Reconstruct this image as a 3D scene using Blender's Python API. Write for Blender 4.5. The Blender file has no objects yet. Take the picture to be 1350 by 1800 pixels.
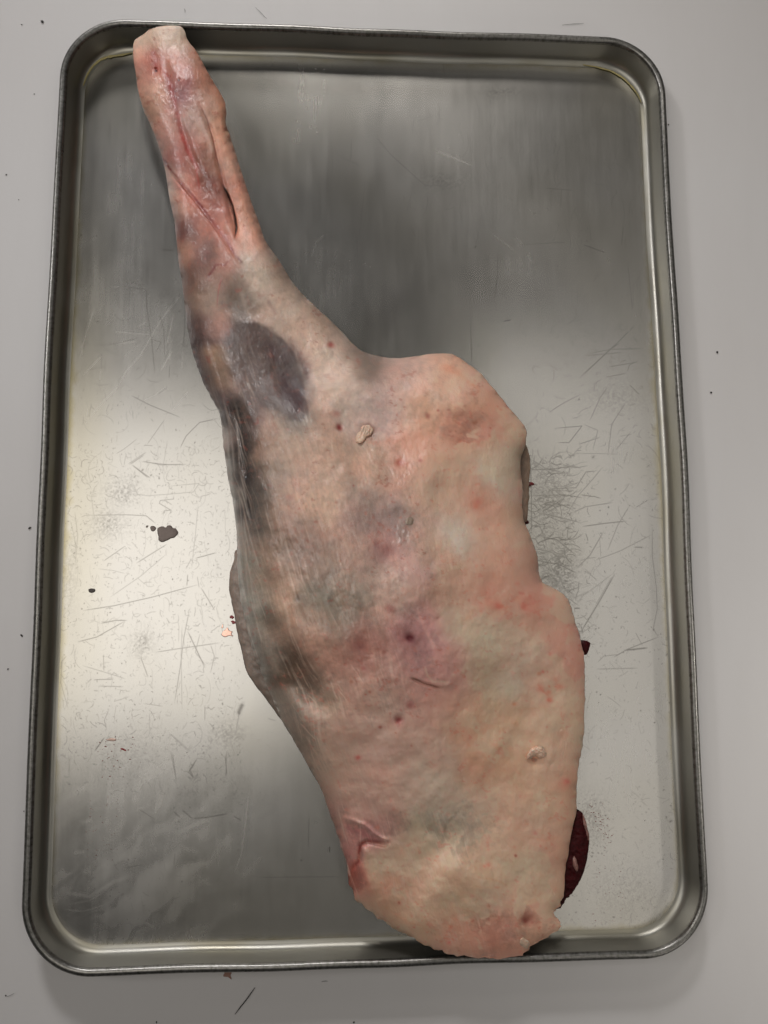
import bpy, bmesh, math
import numpy as np
from mathutils import Matrix, Vector
rng = np.random.RandomState(7)
SC = bpy.context.scene
COL = SC.collection

# ------------------------------------------------------------------ camera
Z_RIM = 0.0235            # top of the tray rim above the table top
Z_FLOOR = 0.0022          # upper face of the tray bottom
TRAY_W, TRAY_L = 0.4478, 0.66
FPX = 1450.0
R_WC = np.array([[0.998148112605661, -0.006860553406932091, 0.06044235359999413],
                 [-0.0007658178562032214, 0.9921238445160546, 0.1252584953833219],
                 [-0.06082564282247419, -0.12507281858834546, 0.9902812889404706]])
CAM = np.array([-0.02595046, -0.1047194, 0.56258541 + Z_RIM])
cam = bpy.data.objects.new('camera', bpy.data.cameras.new('camera'))
COL.objects.link(cam)
cam.data.sensor_fit = 'VERTICAL'
cam.data.sensor_height = 24.0
cam.data.lens = FPX / 1800.0 * 24.0
cam.data.clip_start = 0.01
cam.data.clip_end = 50
M = Matrix([list(r) for r in R_WC.T]).to_4x4()
M.translation = Vector(CAM)
cam.matrix_world = M
SC.camera = cam

def un(px, py, z):
    """point of the place seen at photograph position (px, py), at height z"""
    px = np.asarray(px, float); py = np.asarray(py, float); z = np.asarray(z, float)
    d = np.stack([(px - 675) / FPX, (900 - py) / FPX, -np.ones_like(px)], -1) @ R_WC
    k = (z - CAM[2]) / d[..., 2]
    return CAM + d * k[..., None]

# ------------------------------------------------------------------ light
world = bpy.data.worlds.new('World'); SC.world = world
world.use_nodes = True
bg = world.node_tree.nodes['Background']
bg.inputs[0].default_value = (1.0, 0.97, 0.93, 1)
bg.inputs[1].default_value = 0.008
SC.view_settings.view_transform = 'Standard'
SC.view_settings.look = 'None'
SC.view_settings.exposure = 0.0
SC.view_settings.gamma = 1.0
SC.cycles.caustics_reflective = False
SC.cycles.sample_clamp_indirect = 1.0
SC.cycles.sample_clamp_direct = 6.0
SC.cycles.blur_glossy = 0.6

def area(name, loc, rot, sx, sy, power, col, spread=180, target=None):
    l = bpy.data.lights.new(name, 'AREA'); l.shape = 'RECTANGLE'
    l.size = sx; l.size_y = sy; l.energy = power * 1.15; l.color = col
    l.spread = math.radians(spread)
    o = bpy.data.objects.new(name, l); COL.objects.link(o)
    o.location = loc
    if target is not None:
        o.rotation_euler = (Vector(target) - Vector(loc)).to_track_quat('-Z', 'Y').to_euler()
        if rot: o.rotation_euler.rotate_axis('Z', math.radians(rot))
    return o
WARM = (1, .945, .87); COOL = (1, .975, .965)
def down(name, x, y, sx, sy, e, col=WARM): return area(name, (x, y, 1.4), 0, sx, sy, e * .86, col, target=(x, y, 0))
down('ceiling_panel_left', -.5, 0, .8, .75, 2.75)
down('ceiling_panel_left_edge', -.70, -.1, .45, .5, 1.8)
down('ceiling_panel_left_far', -.6, .2, .5, .4, .55)
down('ceiling_panel_right', .6, -.35, .4, 1.3, 1.3)
down('ceiling_panel_right_far', .62, .25, .4, .5, .52)
down('ceiling_panel_right_mid', .62, -.3, .4, .6, .36)
down('added_fill_near', -.1, -.8, .6, .6, .12)  # added fill, lifts the near end of the tray floor
down('added_fill_back', .60, 1.05, 1.0, .6, .20)  # added fill for the dim metal at the far right
down('added_fill_back_right', .80, .95, .5, .9, .26)  # second added fill, same far right part of the tray
down('ceiling_bulb', .43, .46, .13, .13, .16)
area('added_beam_left', (-2.4, 1.3, 2.3), 0, .8, .8, .42, COOL, 16, target=(-.18, .3, 0))  # added beam, kept narrow so the lower left of the table stays dim
area('added_beam_far', (-.8, 4.4, 2.2), 0, .9, .9, 1.1, COOL, 13, target=(-.2, .35, 0))  # added beam, evens the light on both sides of the leg
area('added_beam_right', (2.2, -.4, 2.0), 0, .4, .4, 1.25, WARM, 20, target=(.8, -.3, 0))  # beam added to brighten the right of the table
area('added_beam_right_near', (1.6, -2, 1.5), 0, .4, .4, .36, WARM, 32, target=(.8, -.3, 0))  # beam added for the near right
area('added_beam_back', (0, 2.4, 2.0), 0, .4, .4, .22, WARM, 20, target=(.3, .3, 0))  # weak beam added for the far end

# ------------------------------------------------------------------ helpers
def srgb(c):
    c = np.asarray(c, float) / 255.0
    return np.where(c <= 0.04045, c / 12.92, ((c + 0.055) / 1.055) ** 2.4)

def hash2(ix, iy, seed):
    h = (ix.astype(np.int64) * 374761393 + iy.astype(np.int64) * 668265263 + seed * 2147483) & 0xFFFFFFFF
    h = ((h ^ (h >> 13)) * 1274126177) & 0xFFFFFFFF
    return ((h ^ (h >> 16)) & 0xFFFF) / 65535.0

def vnoise(x, y, seed=0):
    ix = np.floor(x); iy = np.floor(y)
    fx = x - ix; fy = y - iy
    fx = fx * fx * fx * (fx * (fx * 6 - 15) + 10); fy = fy * fy * fy * (fy * (fy * 6 - 15) + 10)
    a = hash2(ix, iy, seed); b = hash2(ix + 1, iy, seed)
    c = hash2(ix, iy + 1, seed); d = hash2(ix + 1, iy + 1, seed)
    return (a + (b - a) * fx) * (1 - fy) + (c + (d - c) * fx) * fy

def fbm(x, y, octaves=4, seed=0, gain=0.5):
    t = 0; amp = 1; tot = 0
    for k in range(octaves):
        # each octave turned a little so that the lattice never shows
        ca, sa = math.cos(0.6 * k + 0.3), math.sin(0.6 * k + 0.3)
        t = t + amp * vnoise((x * ca - y * sa) * 2 ** k + 17.3 * k, (x * sa + y * ca) * 2 ** k - 9.1 * k, seed + k)
        tot += amp; amp *= gain
    return t / tot * 2 - 1       # about -1..1

def stroke(X, Y, pts, w, w1=None, taper=True):
    """soft line through pts; 1 on the line, falling off over w"""
    pts = np.asarray(pts, float); w1 = w if w1 is None else w1
    out = np.zeros(X.shape)
    pad = 3 * max(w, w1)
    m = (X > pts[:, 0].min() - pad) & (X < pts[:, 0].max() + pad) & (Y > pts[:, 1].min() - pad) & (Y < pts[:, 1].max() + pad)
    if not m.any(): return out
    x = X[m]; y = Y[m]
    best = np.zeros(x.shape)
    n = len(pts) - 1
    for k in range(n):
        ax, ay = pts[k]; bx, by = pts[k + 1]
        L2 = (bx - ax) ** 2 + (by - ay) ** 2 + 1e-9
        t = np.clip(((x - ax) * (bx - ax) + (y - ay) * (by - ay)) / L2, 0, 1)
        d2 = (x - ax - t * (bx - ax)) ** 2 + (y - ay - t * (by - ay)) ** 2
        g = (k + t) / n
        ww = w + (w1 - w) * g
        v = np.exp(-d2 / (ww * ww))
        if taper: v *= np.clip(np.minimum(g, 1 - g) * 6 + 0.25, 0, 1)
        best = np.maximum(best, v)
    out[m] = best
    return out

def blob(X, Y, cx, cy, rx, ry=None, rot=0.0, hard=1.0):
    ry = rx if ry is None else ry
    out = np.zeros(X.shape)
    R = 3 * max(rx, ry)
    m = (abs(X - cx) < R) & (abs(Y - cy) < R)
    if not m.any(): return out
    c, s = math.cos(math.radians(rot)), math.sin(math.radians(rot))
    dx = X[m] - cx; dy = Y[m] - cy
    q = ((dx * c + dy * s) / rx) ** 2 + ((-dx * s + dy * c) / ry) ** 2
    out[m] = np.exp(-q ** hard)
    return out

def inside(X, Y, pts):
    """distance inside a closed outline (negative outside), near it only"""
    P = np.array(pts, float); out = np.full(X.shape, -99.0)
    m = (X > P[:, 0].min() - 30) & (X < P[:, 0].max() + 30) & (Y > P[:, 1].min() - 30) & (Y < P[:, 1].max() + 30)
    x = X[m]; y = Y[m]; ins = np.zeros(x.shape, bool); d2 = np.full(x.shape, 1e9)
    for i in range(len(P)):
        (ax, ay), (bx, by) = P[i - 1], P[i]
        if ay != by: ins ^= ((ay > y) != (by > y)) & (x < (bx - ax) * (y - ay) / (by - ay) + ax)
        t = np.clip(((x - ax) * (bx - ax) + (y - ay) * (by - ay)) / ((bx - ax) ** 2 + (by - ay) ** 2), 0, 1)
        d2 = np.minimum(d2, (x - ax - t * (bx - ax)) ** 2 + (y - ay - t * (by - ay)) ** 2)
    out[m] = np.sqrt(d2) * np.where(ins, 1, -1)
    return out

def smooth(a, b, x):
    t = np.clip((x - a) / (b - a), 0, 1)
    return t * t * (3 - 2 * t)

def put(o, label=None, cat=None, group=None, kind=None):
    for k, v in (('label', label), ('category', cat), ('group', group), ('kind', kind)):
        if v: o[k] = v
    return o

def link(name, me, mat=None, parent=None):
    o = bpy.data.objects.new(name, me); COL.objects.link(o)
    if mat is not None: me.materials.append(mat)
    if parent is not None: o.parent = parent
    return o

def shade(me):
    me.polygons.foreach_set('use_smooth', np.ones(len(me.polygons), bool))

def mesh_np(name, V, quads, tris=None):
    me = bpy.data.meshes.new(name)
    V = np.asarray(V, np.float32); quads = np.asarray(quads, np.int32).reshape(-1, 4)
    tris = np.zeros((0, 3), np.int32) if tris is None else np.asarray(tris, np.int32).reshape(-1, 3)
    me.vertices.add(len(V)); me.vertices.foreach_set('co', V.ravel())
    li = np.concatenate([quads.ravel(), tris.ravel()])
    me.loops.add(len(li)); me.loops.foreach_set('vertex_index', li)
    ls = np.concatenate([np.arange(len(quads)) * 4, len(quads) * 4 + np.arange(len(tris)) * 3]).astype(np.int32)
    me.polygons.add(len(ls)); me.polygons.foreach_set('loop_start', ls)
    me.update(calc_edges=True); me.validate()
    shade(me)
    return me

def empty(name, loc):
    o = bpy.data.objects.new(name, None); COL.objects.link(o)
    o.location = loc; o.empty_display_size = 0.02
    return o

class NT:
    def __init__(self, name):
        self.m = bpy.data.materials.new(name); self.m.use_nodes = True
        self.t = self.m.node_tree; self.n = self.t.nodes; self.b = self.n['Principled BSDF']
    def add(self, typ, ins=None, **kw):
        nd = self.n.new(typ)
        for k, v in kw.items(): setattr(nd, k, v)
        for k, v in (ins or {}).items(): self.set(nd.inputs[k], v)
        return nd
    def set(self, sock, v):
        if isinstance(v, bpy.types.NodeSocket): self.t.links.new(v, sock)
        else: sock.default_value = v
    def math(self, op, a, b=0.0, c=0.0, clamp=False):
        nd = self.n.new('ShaderNodeMath'); nd.operation = op; nd.use_clamp = clamp
        self.set(nd.inputs[0], a); self.set(nd.inputs[1], b); self.set(nd.inputs[2], c)
        return nd.outputs[0]
    def mix(self, f, a, b, blend='MIX'):
        nd = self.n.new('ShaderNodeMix'); nd.data_type = 'RGBA'; nd.blend_type = blend
        self.set(nd.inputs[0], f); self.set(nd.inputs[6], a); self.set(nd.inputs[7], b)
        return nd.outputs[2]
    def ramp(self, x, stops):
        nd = self.n.new('ShaderNodeValToRGB'); cr = nd.color_ramp
        while len(cr.elements) > 1: cr.elements.remove(cr.elements[-1])
        cr.elements[0].position = stops[0][0]; cr.elements[0].color = stops[0][1]
        for p, c in stops[1:]:
            e = cr.elements.new(p); e.color = c
        self.set(nd.inputs[0], x)
        return nd.outputs[0]
    def noise(self, scale, detail=4, rough=0.5, vec=None, dist=0.0):
        nd = self.n.new('ShaderNodeTexNoise')
        nd.inputs['Scale'].default_value = scale; nd.inputs['Detail'].default_value = detail
        nd.inputs['Roughness'].default_value = rough; nd.inputs['Distortion'].default_value = dist
        if vec is not None: self.set(nd.inputs['Vector'], vec)
        return nd.outputs[0]
    def coord(self, scale=(1, 1, 1)):
        tc = self.n.new('ShaderNodeTexCoord'); mp = self.n.new('ShaderNodeMapping')
        self.t.links.new(tc.outputs['Object'], mp.inputs[0]); mp.inputs['Scale'].default_value = scale
        return mp.outputs[0]
    def bump(self, h, strength, dist=0.001):
        nd = self.n.new('ShaderNodeBump'); nd.inputs['Strength'].default_value = strength
        nd.inputs['Distance'].default_value = dist; self.set(nd.inputs['Height'], h)
        self.set(self.b.inputs['Normal'], nd.outputs[0])

G = lambda v: (v, v, v, 1)

# ------------------------------------------------------------------ the table top
def m_table():
    m = NT('white_laminate')
    n1 = m.noise(3.5, 5, 0.55, m.coord()); n2 = m.noise(60, 3, 0.6, m.coord((1, .25, 1)))
    c = m.ramp(n1, [(0.3, (0.635, 0.618, 0.615, 1)), (0.7, (0.66, 0.652, 0.655, 1))])
    c = m.mix(m.math('MULTIPLY', n2, 0.10), c, (0.38, 0.36, 0.33, 1))
    m.set(m.b.inputs['Base Color'], c)
    m.set(m.b.inputs['Roughness'], m.math('MULTIPLY_ADD', n2, 0.10, 0.42))
    m.bump(m.noise(220, 3, 0.5, m.coord()), 0.12, 0.0005)
    return m.m
bm = bmesh.new()
bmesh.ops.create_grid(bm, x_segments=8, y_segments=8, size=0.5)
for v in bm.verts: v.co.x *= 1.5; v.co.y *= 1.5
me = bpy.data.meshes.new('table_top'); bm.to_mesh(me); bm.free()
put(link('table_top', me, m_table()), kind='structure')

# ------------------------------------------------------------------ the tray
def rrect(off, rad, nc=28, ns=40, warp=True):
    hw, hl = TRAY_W / 2 - off, TRAY_L / 2 - off
    r = max(rad - off * 0.9, 0.004)
    P = []
    for (sx, sy, a0) in ((1, 1, 0), (-1, 1, 90), (-1, -1, 180), (1, -1, 270)):
        cx, cy = sx * (hw - r), sy * (hl - r)
        for k in range(nc):
            a = math.radians(a0 + 90.0 * k / (nc - 1))
            P.append((cx + r * math.cos(a), cy + r * math.sin(a)))
        nx = {0: (-(hw - r), hl), 90: (-hw, -(hl - r)), 180: (hw - r, -hl), 270: (hw, hl - r)}[a0]
        px_, py_ = P[-1]
        for k in range(1, ns):
            t = k / ns
            P.append((px_ + (nx[0] - px_) * t, py_ + (nx[1] - py_) * t))
    P = np.array(P)
    if warp:   # a much used pan: its sides are a little bowed and dented
        a = np.arctan2(P[:, 1] / TRAY_L, P[:, 0] / TRAY_W)
        nrm = P / np.linalg.norm(P, axis=1)[:, None]
        bow = 0.0016 * (np.abs(np.cos(2 * a)) ** 2) * (np.abs(P[:, 0]) / TRAY_W * 2 > 0.9)
        w = 0.00035 * np.sin(7 * a + 1) + 0.00025 * np.sin(17 * a + 2) + bow
        P = P + nrm * w[:, None]
    return P

def loft(profile, rad, close=False):
    rings = [np.c_[rrect(o, rad), np.full(len(rrect(o, rad)), z)] for o, z in profile]
    n = len(rings[0]); V = np.concatenate(rings); F = []
    K = len(rings)
    for k in range(K if close else K - 1):
        a = k * n + np.arange(n); b = ((k + 1) % K) * n + np.arange(n)
        F.append(np.c_[a, np.roll(a, -1), np.roll(b, -1), b])
    return V, np.concatenate(F), n

def canvas(res):
    x = (np.arange(int(TRAY_W / res)) + .5) * res - TRAY_W / 2
    y = (np.arange(int(TRAY_L / res)) + .5) * res - TRAY_L / 2
    return np.meshgrid(x, y)

def tray_wear():
    """hand-placed and random scratches, stains and wear, as one generated map over the tray bottom
       R dark scratches and pits, G roughness, B grease stain, A pale scuffs"""
    res = 0.00032
    X, Y = canvas(res)
    H, Wd = X.shape
    dark = np.zeros((H, Wd)); pale = np.zeros((H, Wd)); stain = np.zeros((H, Wd)); rough = np.zeros((H, Wd))
    sc = 1 / 0.00041      # px per metre, for widths
    def draw(dst, pts, w, a):       # pts in photograph pixels, w in pixels
        P = un(np.array(pts, float)[:, 0], np.array(pts, float)[:, 1], np.full(len(pts), Z_FLOOR))[:, :2]
        w = w * (.62 if w < 2 else 1); a = a * .9; w = max(w / sc, res * .6); pad = 3 * w
        x0 = max(int((P[:, 0].min() - pad + TRAY_W / 2) / res), 0); x1 = min(int((P[:, 0].max() + pad + TRAY_W / 2) / res) + 1, Wd)
        y0 = max(int((P[:, 1].min() - pad + TRAY_L / 2) / res), 0); y1 = min(int((P[:, 1].max() + pad + TRAY_L / 2) / res) + 1, H)
        if x1 <= x0 or y1 <= y0: return
        s = stroke(X[y0:y1, x0:x1], Y[y0:y1, x0:x1], P, w) * a
        dst[y0:y1, x0:x1] = np.maximum(dst[y0:y1, x0:x1], s)
    def curve(cx, cy, ang, L, bend):
        t = np.linspace(-.5, .5, 7 if L > 15 else 3)
        a = math.radians(ang); u = t * L; v = bend * L * (t * t * 4 - .4) * .5 + (rng.randn(len(t)) * .012 * L)
        return np.c_[cx + u * math.cos(a) - v * math.sin(a), cy + u * math.sin(a) + v * math.cos(a)]
    A = lambda pts, ox, oy, s: [(ox + x / s, oy + y / s) for x, y in pts]
    # long scratches traced one by one
    T5 = lambda p: A(p, 60, 800, 3.0)
    for p, w, a in [([(505, 50), (580, 0)], 1, .7), ([(520, 55), (600, 120)], 1, .8), ([(565, 35), (700, 50), (800, 50)], .8, .7),
                    ([(500, 200), (600, 215), (730, 205), (840, 195), (870, 150), (700, 165)], .8, .55), ([(280, 318), (480, 315), (590, 320), (640, 360)], 1, .75),
                    ([(735, 215), (735, 232), (665, 240), (660, 255), (720, 290), (685, 295), (680, 320)], .8, .8),
                    ([(865, 260), (850, 420), (830, 600)], .8, .5), ([(540, 570), (700, 470)], 1, .75), ([(365, 560), (480, 480)], 1, .65),
                    ([(800, 600), (830, 545)], 1.1, .5), ([(850, 545), (960, 515)], 1, .85), ([(260, 820), (420, 795), (620, 750), (860, 685)], 1, .8),
                    ([(400, 750), (560, 640), (700, 520)], .9, .5), ([(880, 700), (950, 815)], 1.1, .7), ([(820, 810), (790, 960), (770, 1120), (740, 1310)], 1, .65),
                    ([(780, 900), (775, 1050), (780, 1340)], .8, .5), ([(640, 1040), (770, 1020), (980, 990)], 1, .7), ([(810, 930), (900, 1120)], 1.2, .8),
                    ([(875, 940), (850, 1040), (905, 1110)], .9, .6), ([(230, 985), (330, 960), (480, 875)], 1, .8), ([(350, 888), (430, 872), (490, 872)], 1.2, .75),
                    ([(560, 1060), (600, 1170)], 1, .7), ([(255, 1110), (420, 1160), (480, 1180)], .8, .55), ([(315, 1185), (420, 1182)], 1, .7), ([(340, 1218), (470, 1222)], 1, .6),
                    ([(365, 1050), (368, 1140)], .9, .6), ([(420, 1300), (500, 1275)], .8, .5), ([(580, 1310), (680, 1325)], .8, .5),
                    ([(320, 1560), (370, 1490)], 1.3, .9), ([(720, 1560), (735, 1640), (750, 1720)], 1, .6), ([(860, 1600), (820, 1660), (840, 1700)], 1.1, .8),
                    ([(1015, 1560), (1010, 1700)], 1, .5), ([(1100, 1310), (1075, 1365)], 3.2, .75), ([(150, 1060), (140, 1200), (180, 1340)], .8, .5),
                    ([(170, 1060), (145, 1090), (140, 1130)], .8, .6), ([(930, 1000), (950, 1060), (930, 1150)], .9, .6), ([(860, 640), (870, 700)], .9, .6),
                    ([(810, 630), (805, 690)], .9, .8), ([(480, 625), (420, 610), (340, 600)], .8, .4), ([(800, 1540), (720, 1470)], .8, .45),
                    ([(395, 1340), (370, 1400), (380, 1440)], .8, .6), ([(900, 1320), (900, 1400)], .9, .6), ([(215, 300), (230, 430), (215, 590)], .8, .5)]:
        draw(dark, T5(p), w, a)
    T6 = lambda p: A(p, 880, 600, 2.872)
    for p, w, a in [([(600, 10), (560, 35), (400, 185)], 1, .6), ([(430, 65), (560, 40), (720, 38)], .9, .5), ([(530, 182), (630, 162)], 1, .6), ([(545, 130), (690, 105)], .9, .6),
                    ([(540, 230), (500, 290), (450, 400)], 1, .6), ([(245, 358), (320, 310), (400, 270)], .9, .6), ([(650, 220), (700, 270)], 1.3, .6), ([(630, 310), (560, 420), (540, 580)], 1, .6),
                    ([(270, 440), (410, 428), (345, 512), (290, 512)], 1, .75), ([(420, 420), (490, 450), (465, 550)], .8, .6), ([(395, 520), (500, 485)], 1, .7), ([(580, 550), (655, 460)], 1, .6),
                    ([(150, 650), (260, 645), (370, 630)], 1.1, .9), ([(160, 600), (240, 650)], 1, .8), ([(380, 565), (600, 570)], .8, .5), ([(480, 655), (430, 660), (380, 740), (220, 745)], 1, .8),
                    ([(150, 780), (320, 775), (410, 790)], 1.1, .9), ([(235, 865), (290, 830), (330, 775)], 1, .8), ([(365, 865), (430, 835), (565, 815)], 1, .7), ([(210, 870), (300, 890), (400, 915)], 1.2, .85),
                    ([(310, 915), (390, 780), (470, 690), (510, 640)], 1, .6), ([(415, 935), (520, 920), (635, 908)], 1.2, .85), ([(650, 830), (590, 930), (540, 1055)], 1, .6), ([(680, 840), (745, 800)], 1, .6),
                    ([(210, 990), (280, 1000), (380, 1080)], 1.3, .9), ([(520, 960), (450, 1080), (380, 1150)], 1.2, .7), ([(190, 1110), (290, 1125), (385, 1172)], 1.4, .95), ([(480, 1105), (600, 1060), (765, 975)], 1, .6),
                    ([(200, 1165), (300, 1145)], 1, .7), ([(355, 1300), (430, 1275), (570, 1170)], .9, .5), ([(575, 1175), (500, 1310), (400, 1475)], 1.4, .85), ([(560, 1190), (480, 1330)], 1, .5),
                    ([(675, 1040), (720, 1040)], 1.3, .8), ([(765, 940), (765, 1080), (785, 1240), (790, 1350), (770, 1450), (795, 1495)], 1, .6), ([(570, 1595), (640, 1555), (790, 1495)], 1.1, .8),
                    ([(625, 1560), (740, 1548)], 1.8, .9), ([(490, 1620), (520, 1590), (600, 1580)], .9, .6), ([(680, 1470), (715, 1535)], .9, .6), ([(370, 1348), (400, 1348)], 1.6, .95), ([(485, 1655), (690, 1650)], 1.3, .5),
                    ([(150, 600), (155, 800), (155, 985)], 1.5, .7), ([(200, 1200), (250, 1180), (280, 1210)], 1.4, .8), ([(640, 150), (650, 120), (690, 100)], 1, .5), ([(500, 1000), (505, 1090)], .8, .5),
                    ([(640, 560), (620, 620)], .9, .5), ([(400, 1480), (470, 1430), (485, 1440)], .9, .5), ([(600, 480), (660, 470)], .8, .5)]:
        draw(dark, T6(p), w, a * .95)
    T7 = lambda p: A(p, 440, 80, 1.824)
    for p, w, a in [([(260, 310), (265, 410)], 1, .45), ([(325, 290), (320, 380)], 1, .4), ([(265, 345), (350, 385)], 1, .5), ([(400, 290), (450, 350), (560, 450), (620, 450)], 1, .5),
                    ([(370, 420), (350, 600), (330, 700)], 1, .4), ([(530, 245), (590, 225)], .9, .35), ([(300, 560), (290, 700), (285, 780)], 1, .5), ([(340, 600), (345, 700)], 1.1, .6), ([(200, 735), (300, 680)], 1, .4),
                    ([(795, 640), (790, 760), (780, 820)], 1, .45), ([(945, 458), (1035, 465)], 1, .5), ([(997, 460), (995, 520)], .9, .4), ([(1070, 640), (1140, 665)], 1.3, .6), ([(705, 870), (710, 1030)], 1, .6),
                    ([(810, 885), (835, 880)], 1.4, .7), ([(1060, 1060), (1180, 950), (1235, 895)], 1, .5), ([(1070, 995), (1190, 985)], .9, .5), ([(490, 880), (485, 990)], 1, .5), ([(560, 830), (545, 950)], .9, .4),
                    ([(1195, 580), (1190, 640)], 1.1, .5), ([(1210, 700), (1225, 850)], .9, .4), ([(150, 280), (155, 320)], .9, .3), ([(525, 440), (500, 540)], .8, .3), ([(860, 640), (1020, 630)], 1.4, .3), ([(790, 430), (790, 560)], .8, .3)]:
        draw(dark, T7(p), w, a)
    for p, w, a in [([(600, 340), (710, 385)], 1.1, .9), ([(560, 420), (625, 545), (680, 580)], .8, .4), ([(195, 680), (210, 630), (240, 605)], .8, .6), ([(155, 270), (152, 315)], .8, .5), ([(770, 600), (850, 660)], .9, .5),
                    ([(890, 670), (900, 695)], 1.3, .5), ([(980, 190), (930, 310)], .7, .2)]:
        draw(pale, T7(p), w, a)
    T8 = lambda p: A(p, 100, 380, 3.83)
    for p, w, a in [([(600, 480), (605, 620), (640, 850), (660, 1060)], 1, .75), ([(270, 870), (400, 860), (550, 820)], .9, .6), ([(505, 1210), (620, 1270), (830, 1355)], 1, .7), ([(830, 1560), (870, 1480), (960, 1390), (1085, 1362)], 1, .75),
                    ([(605, 1540), (725, 1370)], .9, .5), ([(480, 1670), (600, 1590)], 1, .6), ([(580, 1650), (700, 1675), (870, 1672)], 1, .8), ([(505, 1675), (630, 1765)], 1, .8), ([(400, 1600), (450, 1570), (540, 1500)], .8, .5),
                    ([(690, 660), (720, 760), (725, 960)], 1, .6), ([(860, 640), (862, 740), (850, 890)], 1.2, .8), ([(640, 830), (700, 850), (665, 920)], 1, .6), ([(760, 1000), (755, 1090)], 1, .7), ([(480, 480), (600, 492)], 1.4, .6),
                    ([(605, 160), (600, 240), (610, 400)], 1, .45), ([(700, 225), (790, 232)], 2, .6), ([(370, 228), (450, 228)], 1, .4), ([(745, 1150), (680, 1200)], .9, .5), ([(300, 920), (300, 1030)], .9, .4), ([(770, 870), (720, 980)], .9, .4)]:
        draw(dark, T8(p), w, a)
    for p, w, a in [([(820, 545), (700, 700), (560, 940), (470, 1040), (400, 1160), (300, 1260), (200, 1390)], .9, .9), ([(785, 650), (765, 760), (740, 860)], 1.0, .8), ([(260, 600), (220, 720), (170, 880), (165, 940)], .9, .8),
                    ([(300, 945), (180, 1070)], .9, .8), ([(400, 780), (610, 798)], .9, .7), ([(770, 920), (740, 970), (700, 1040)], 1.4, .9), ([(850, 900), (840, 1040)], .9, .6), ([(890, 1170), (780, 1310)], 1, .7),
                    ([(740, 1150), (650, 1210), (570, 1250)], .9, .7), ([(545, 745), (595, 715)], 1.3, .7), ([(365, 480), (420, 475)], .9, .6), ([(425, 650), (470, 720)], .8, .5), ([(295, 1030), (288, 1110)], .9, .6), ([(400, 860), (530, 845)], 1.1, .6),
                    ([(210, 1250), (195, 1440)], .8, .5), ([(440, 1180), (540, 1290)], .7, .3)]:
        draw(pale, T8(p), w, a)
    T9 = lambda p: A(p, 80, 1250, 2.3276)
    for p, w, a in [([(560, 405), (600, 440)], 1.3, .8), ([(525, 412), (550, 435)], 1.3, .8), ([(600, 440), (660, 435), (745, 420)], 1.3, .8), ([(770, 430), (800, 447)], 1.3, .75), ([(380, 400), (450, 445)], 1, .6), ([(505, 90), (580, 160)], .8, .5),
                    ([(735, 180), (742, 265)], 1, .7), ([(520, 170), (535, 290)], 1, .7), ([(610, 215), (585, 250), (608, 275)], 1.2, .8), ([(870, 680), (1210, 678)], .9, .5), ([(1078, 430), (1075, 555)], .9, .6),
                    ([(1190, 480), (1192, 500)], 1.8, 1), ([(1162, 555), (1162, 578)], 1.4, 1), ([(780, 75), (795, 0)], .9, .6), ([(790, 5), (795, 12)], 3, .8), ([(330, 640), (400, 628)], 1, .6), ([(530, 580), (525, 630)], .9, .6),
                    ([(940, 40), (910, 30)], .9, .5), ([(95, 180), (98, 250)], .9, .4)]:
        draw(dark, T9(p), w, a)
    for p, w, a in [([(832, 330), (820, 440), (800, 590), (775, 655)], .9, 1), ([(540, 500), (620, 460), (680, 440)], 3.2, .45), ([(70, 740), (180, 760), (260, 710), (350, 670)], 3.4, .45), ([(70, 810), (150, 820), (250, 790), (320, 730)], 1.6, .45),
                    ([(100, 790), (180, 775), (240, 740)], 1.8, .4), ([(145, 455), (190, 445)], 3, .5), ([(115, 580), (160, 575)], 3, .4), ([(310, 880), (350, 855), (420, 870), (450, 895)], 2.0, .35), ([(315, 885), (315, 930)], 2.5, .2),
                    ([(700, 510), (708, 640)], 1, .4), ([(630, 340), (580, 370)], 1.6, .35), ([(100, 350), (100, 480)], .9, .3), ([(500, 790), (650, 770)], 1.2, .3), ([(640, 580), (560, 560)], 2.5, .25), ([(430, 380), (360, 410)], 2, .25), ([(100, 310), (200, 330)], 4, .2)]:
        draw(pale, T9(p), w, a)
    # random ones, denser where the pan has been cut on most
    def rnd(n, box, angf, Lr, w, a, dst, bend=.25):
        x0, y0, x1, y1 = box
        for _ in range(n):
            L = (Lr[0] + (Lr[1] - Lr[0]) * rng.rand() ** 3.5) * .85
            draw(dst, curve(x0 + (x1 - x0) * rng.rand(), y0 + (y1 - y0) * rng.rand(), angf(), L, rng.randn() * bend), w * (.7 + .6 * rng.rand()), a * (.35 + .65 * rng.rand()))
    anyang = lambda: rng.rand() * 180
    vert = lambda: 90 + rng.randn() * 12
    horz = lambda: 8 + rng.randn() * 25
    rnd(1700, (110, 780, 430, 1400), anyang, (2, 24), .65, .65, dark, .5)
    rnd(900, (110, 400, 430, 1640), vert, (3, 40), .5, .3, dark)
    rnd(1000, (940, 560, 1190, 1640), anyang, (2, 22), .65, .5, dark, .5)
    rnd(170, (110, 800, 430, 1400), vert, (6, 70), .6, .45, dark)
    rnd(420, (925, 800, 1010, 1060), horz, (5, 60), .9, 1.0, dark, .5)
    rnd(160, (925, 780, 1040, 1160), anyang, (5, 45), .8, .9, dark, .5)
    rnd(120, (940, 1000, 1060, 1200), anyang, (4, 40), .8, .6, dark, .4)
    rnd(150, (930, 620, 1160, 1300), anyang, (4, 50), .7, .5, dark)
    rnd(80, (980, 1200, 1190, 1640), anyang, (3, 25), .7, .4, dark)
    rnd(700, (420, 120, 1130, 640), vert, (5, 60), .6, .34, dark)
    rnd(300, (120, 120, 1130, 700), vert, (5, 60), .5, .22, pale)
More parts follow.
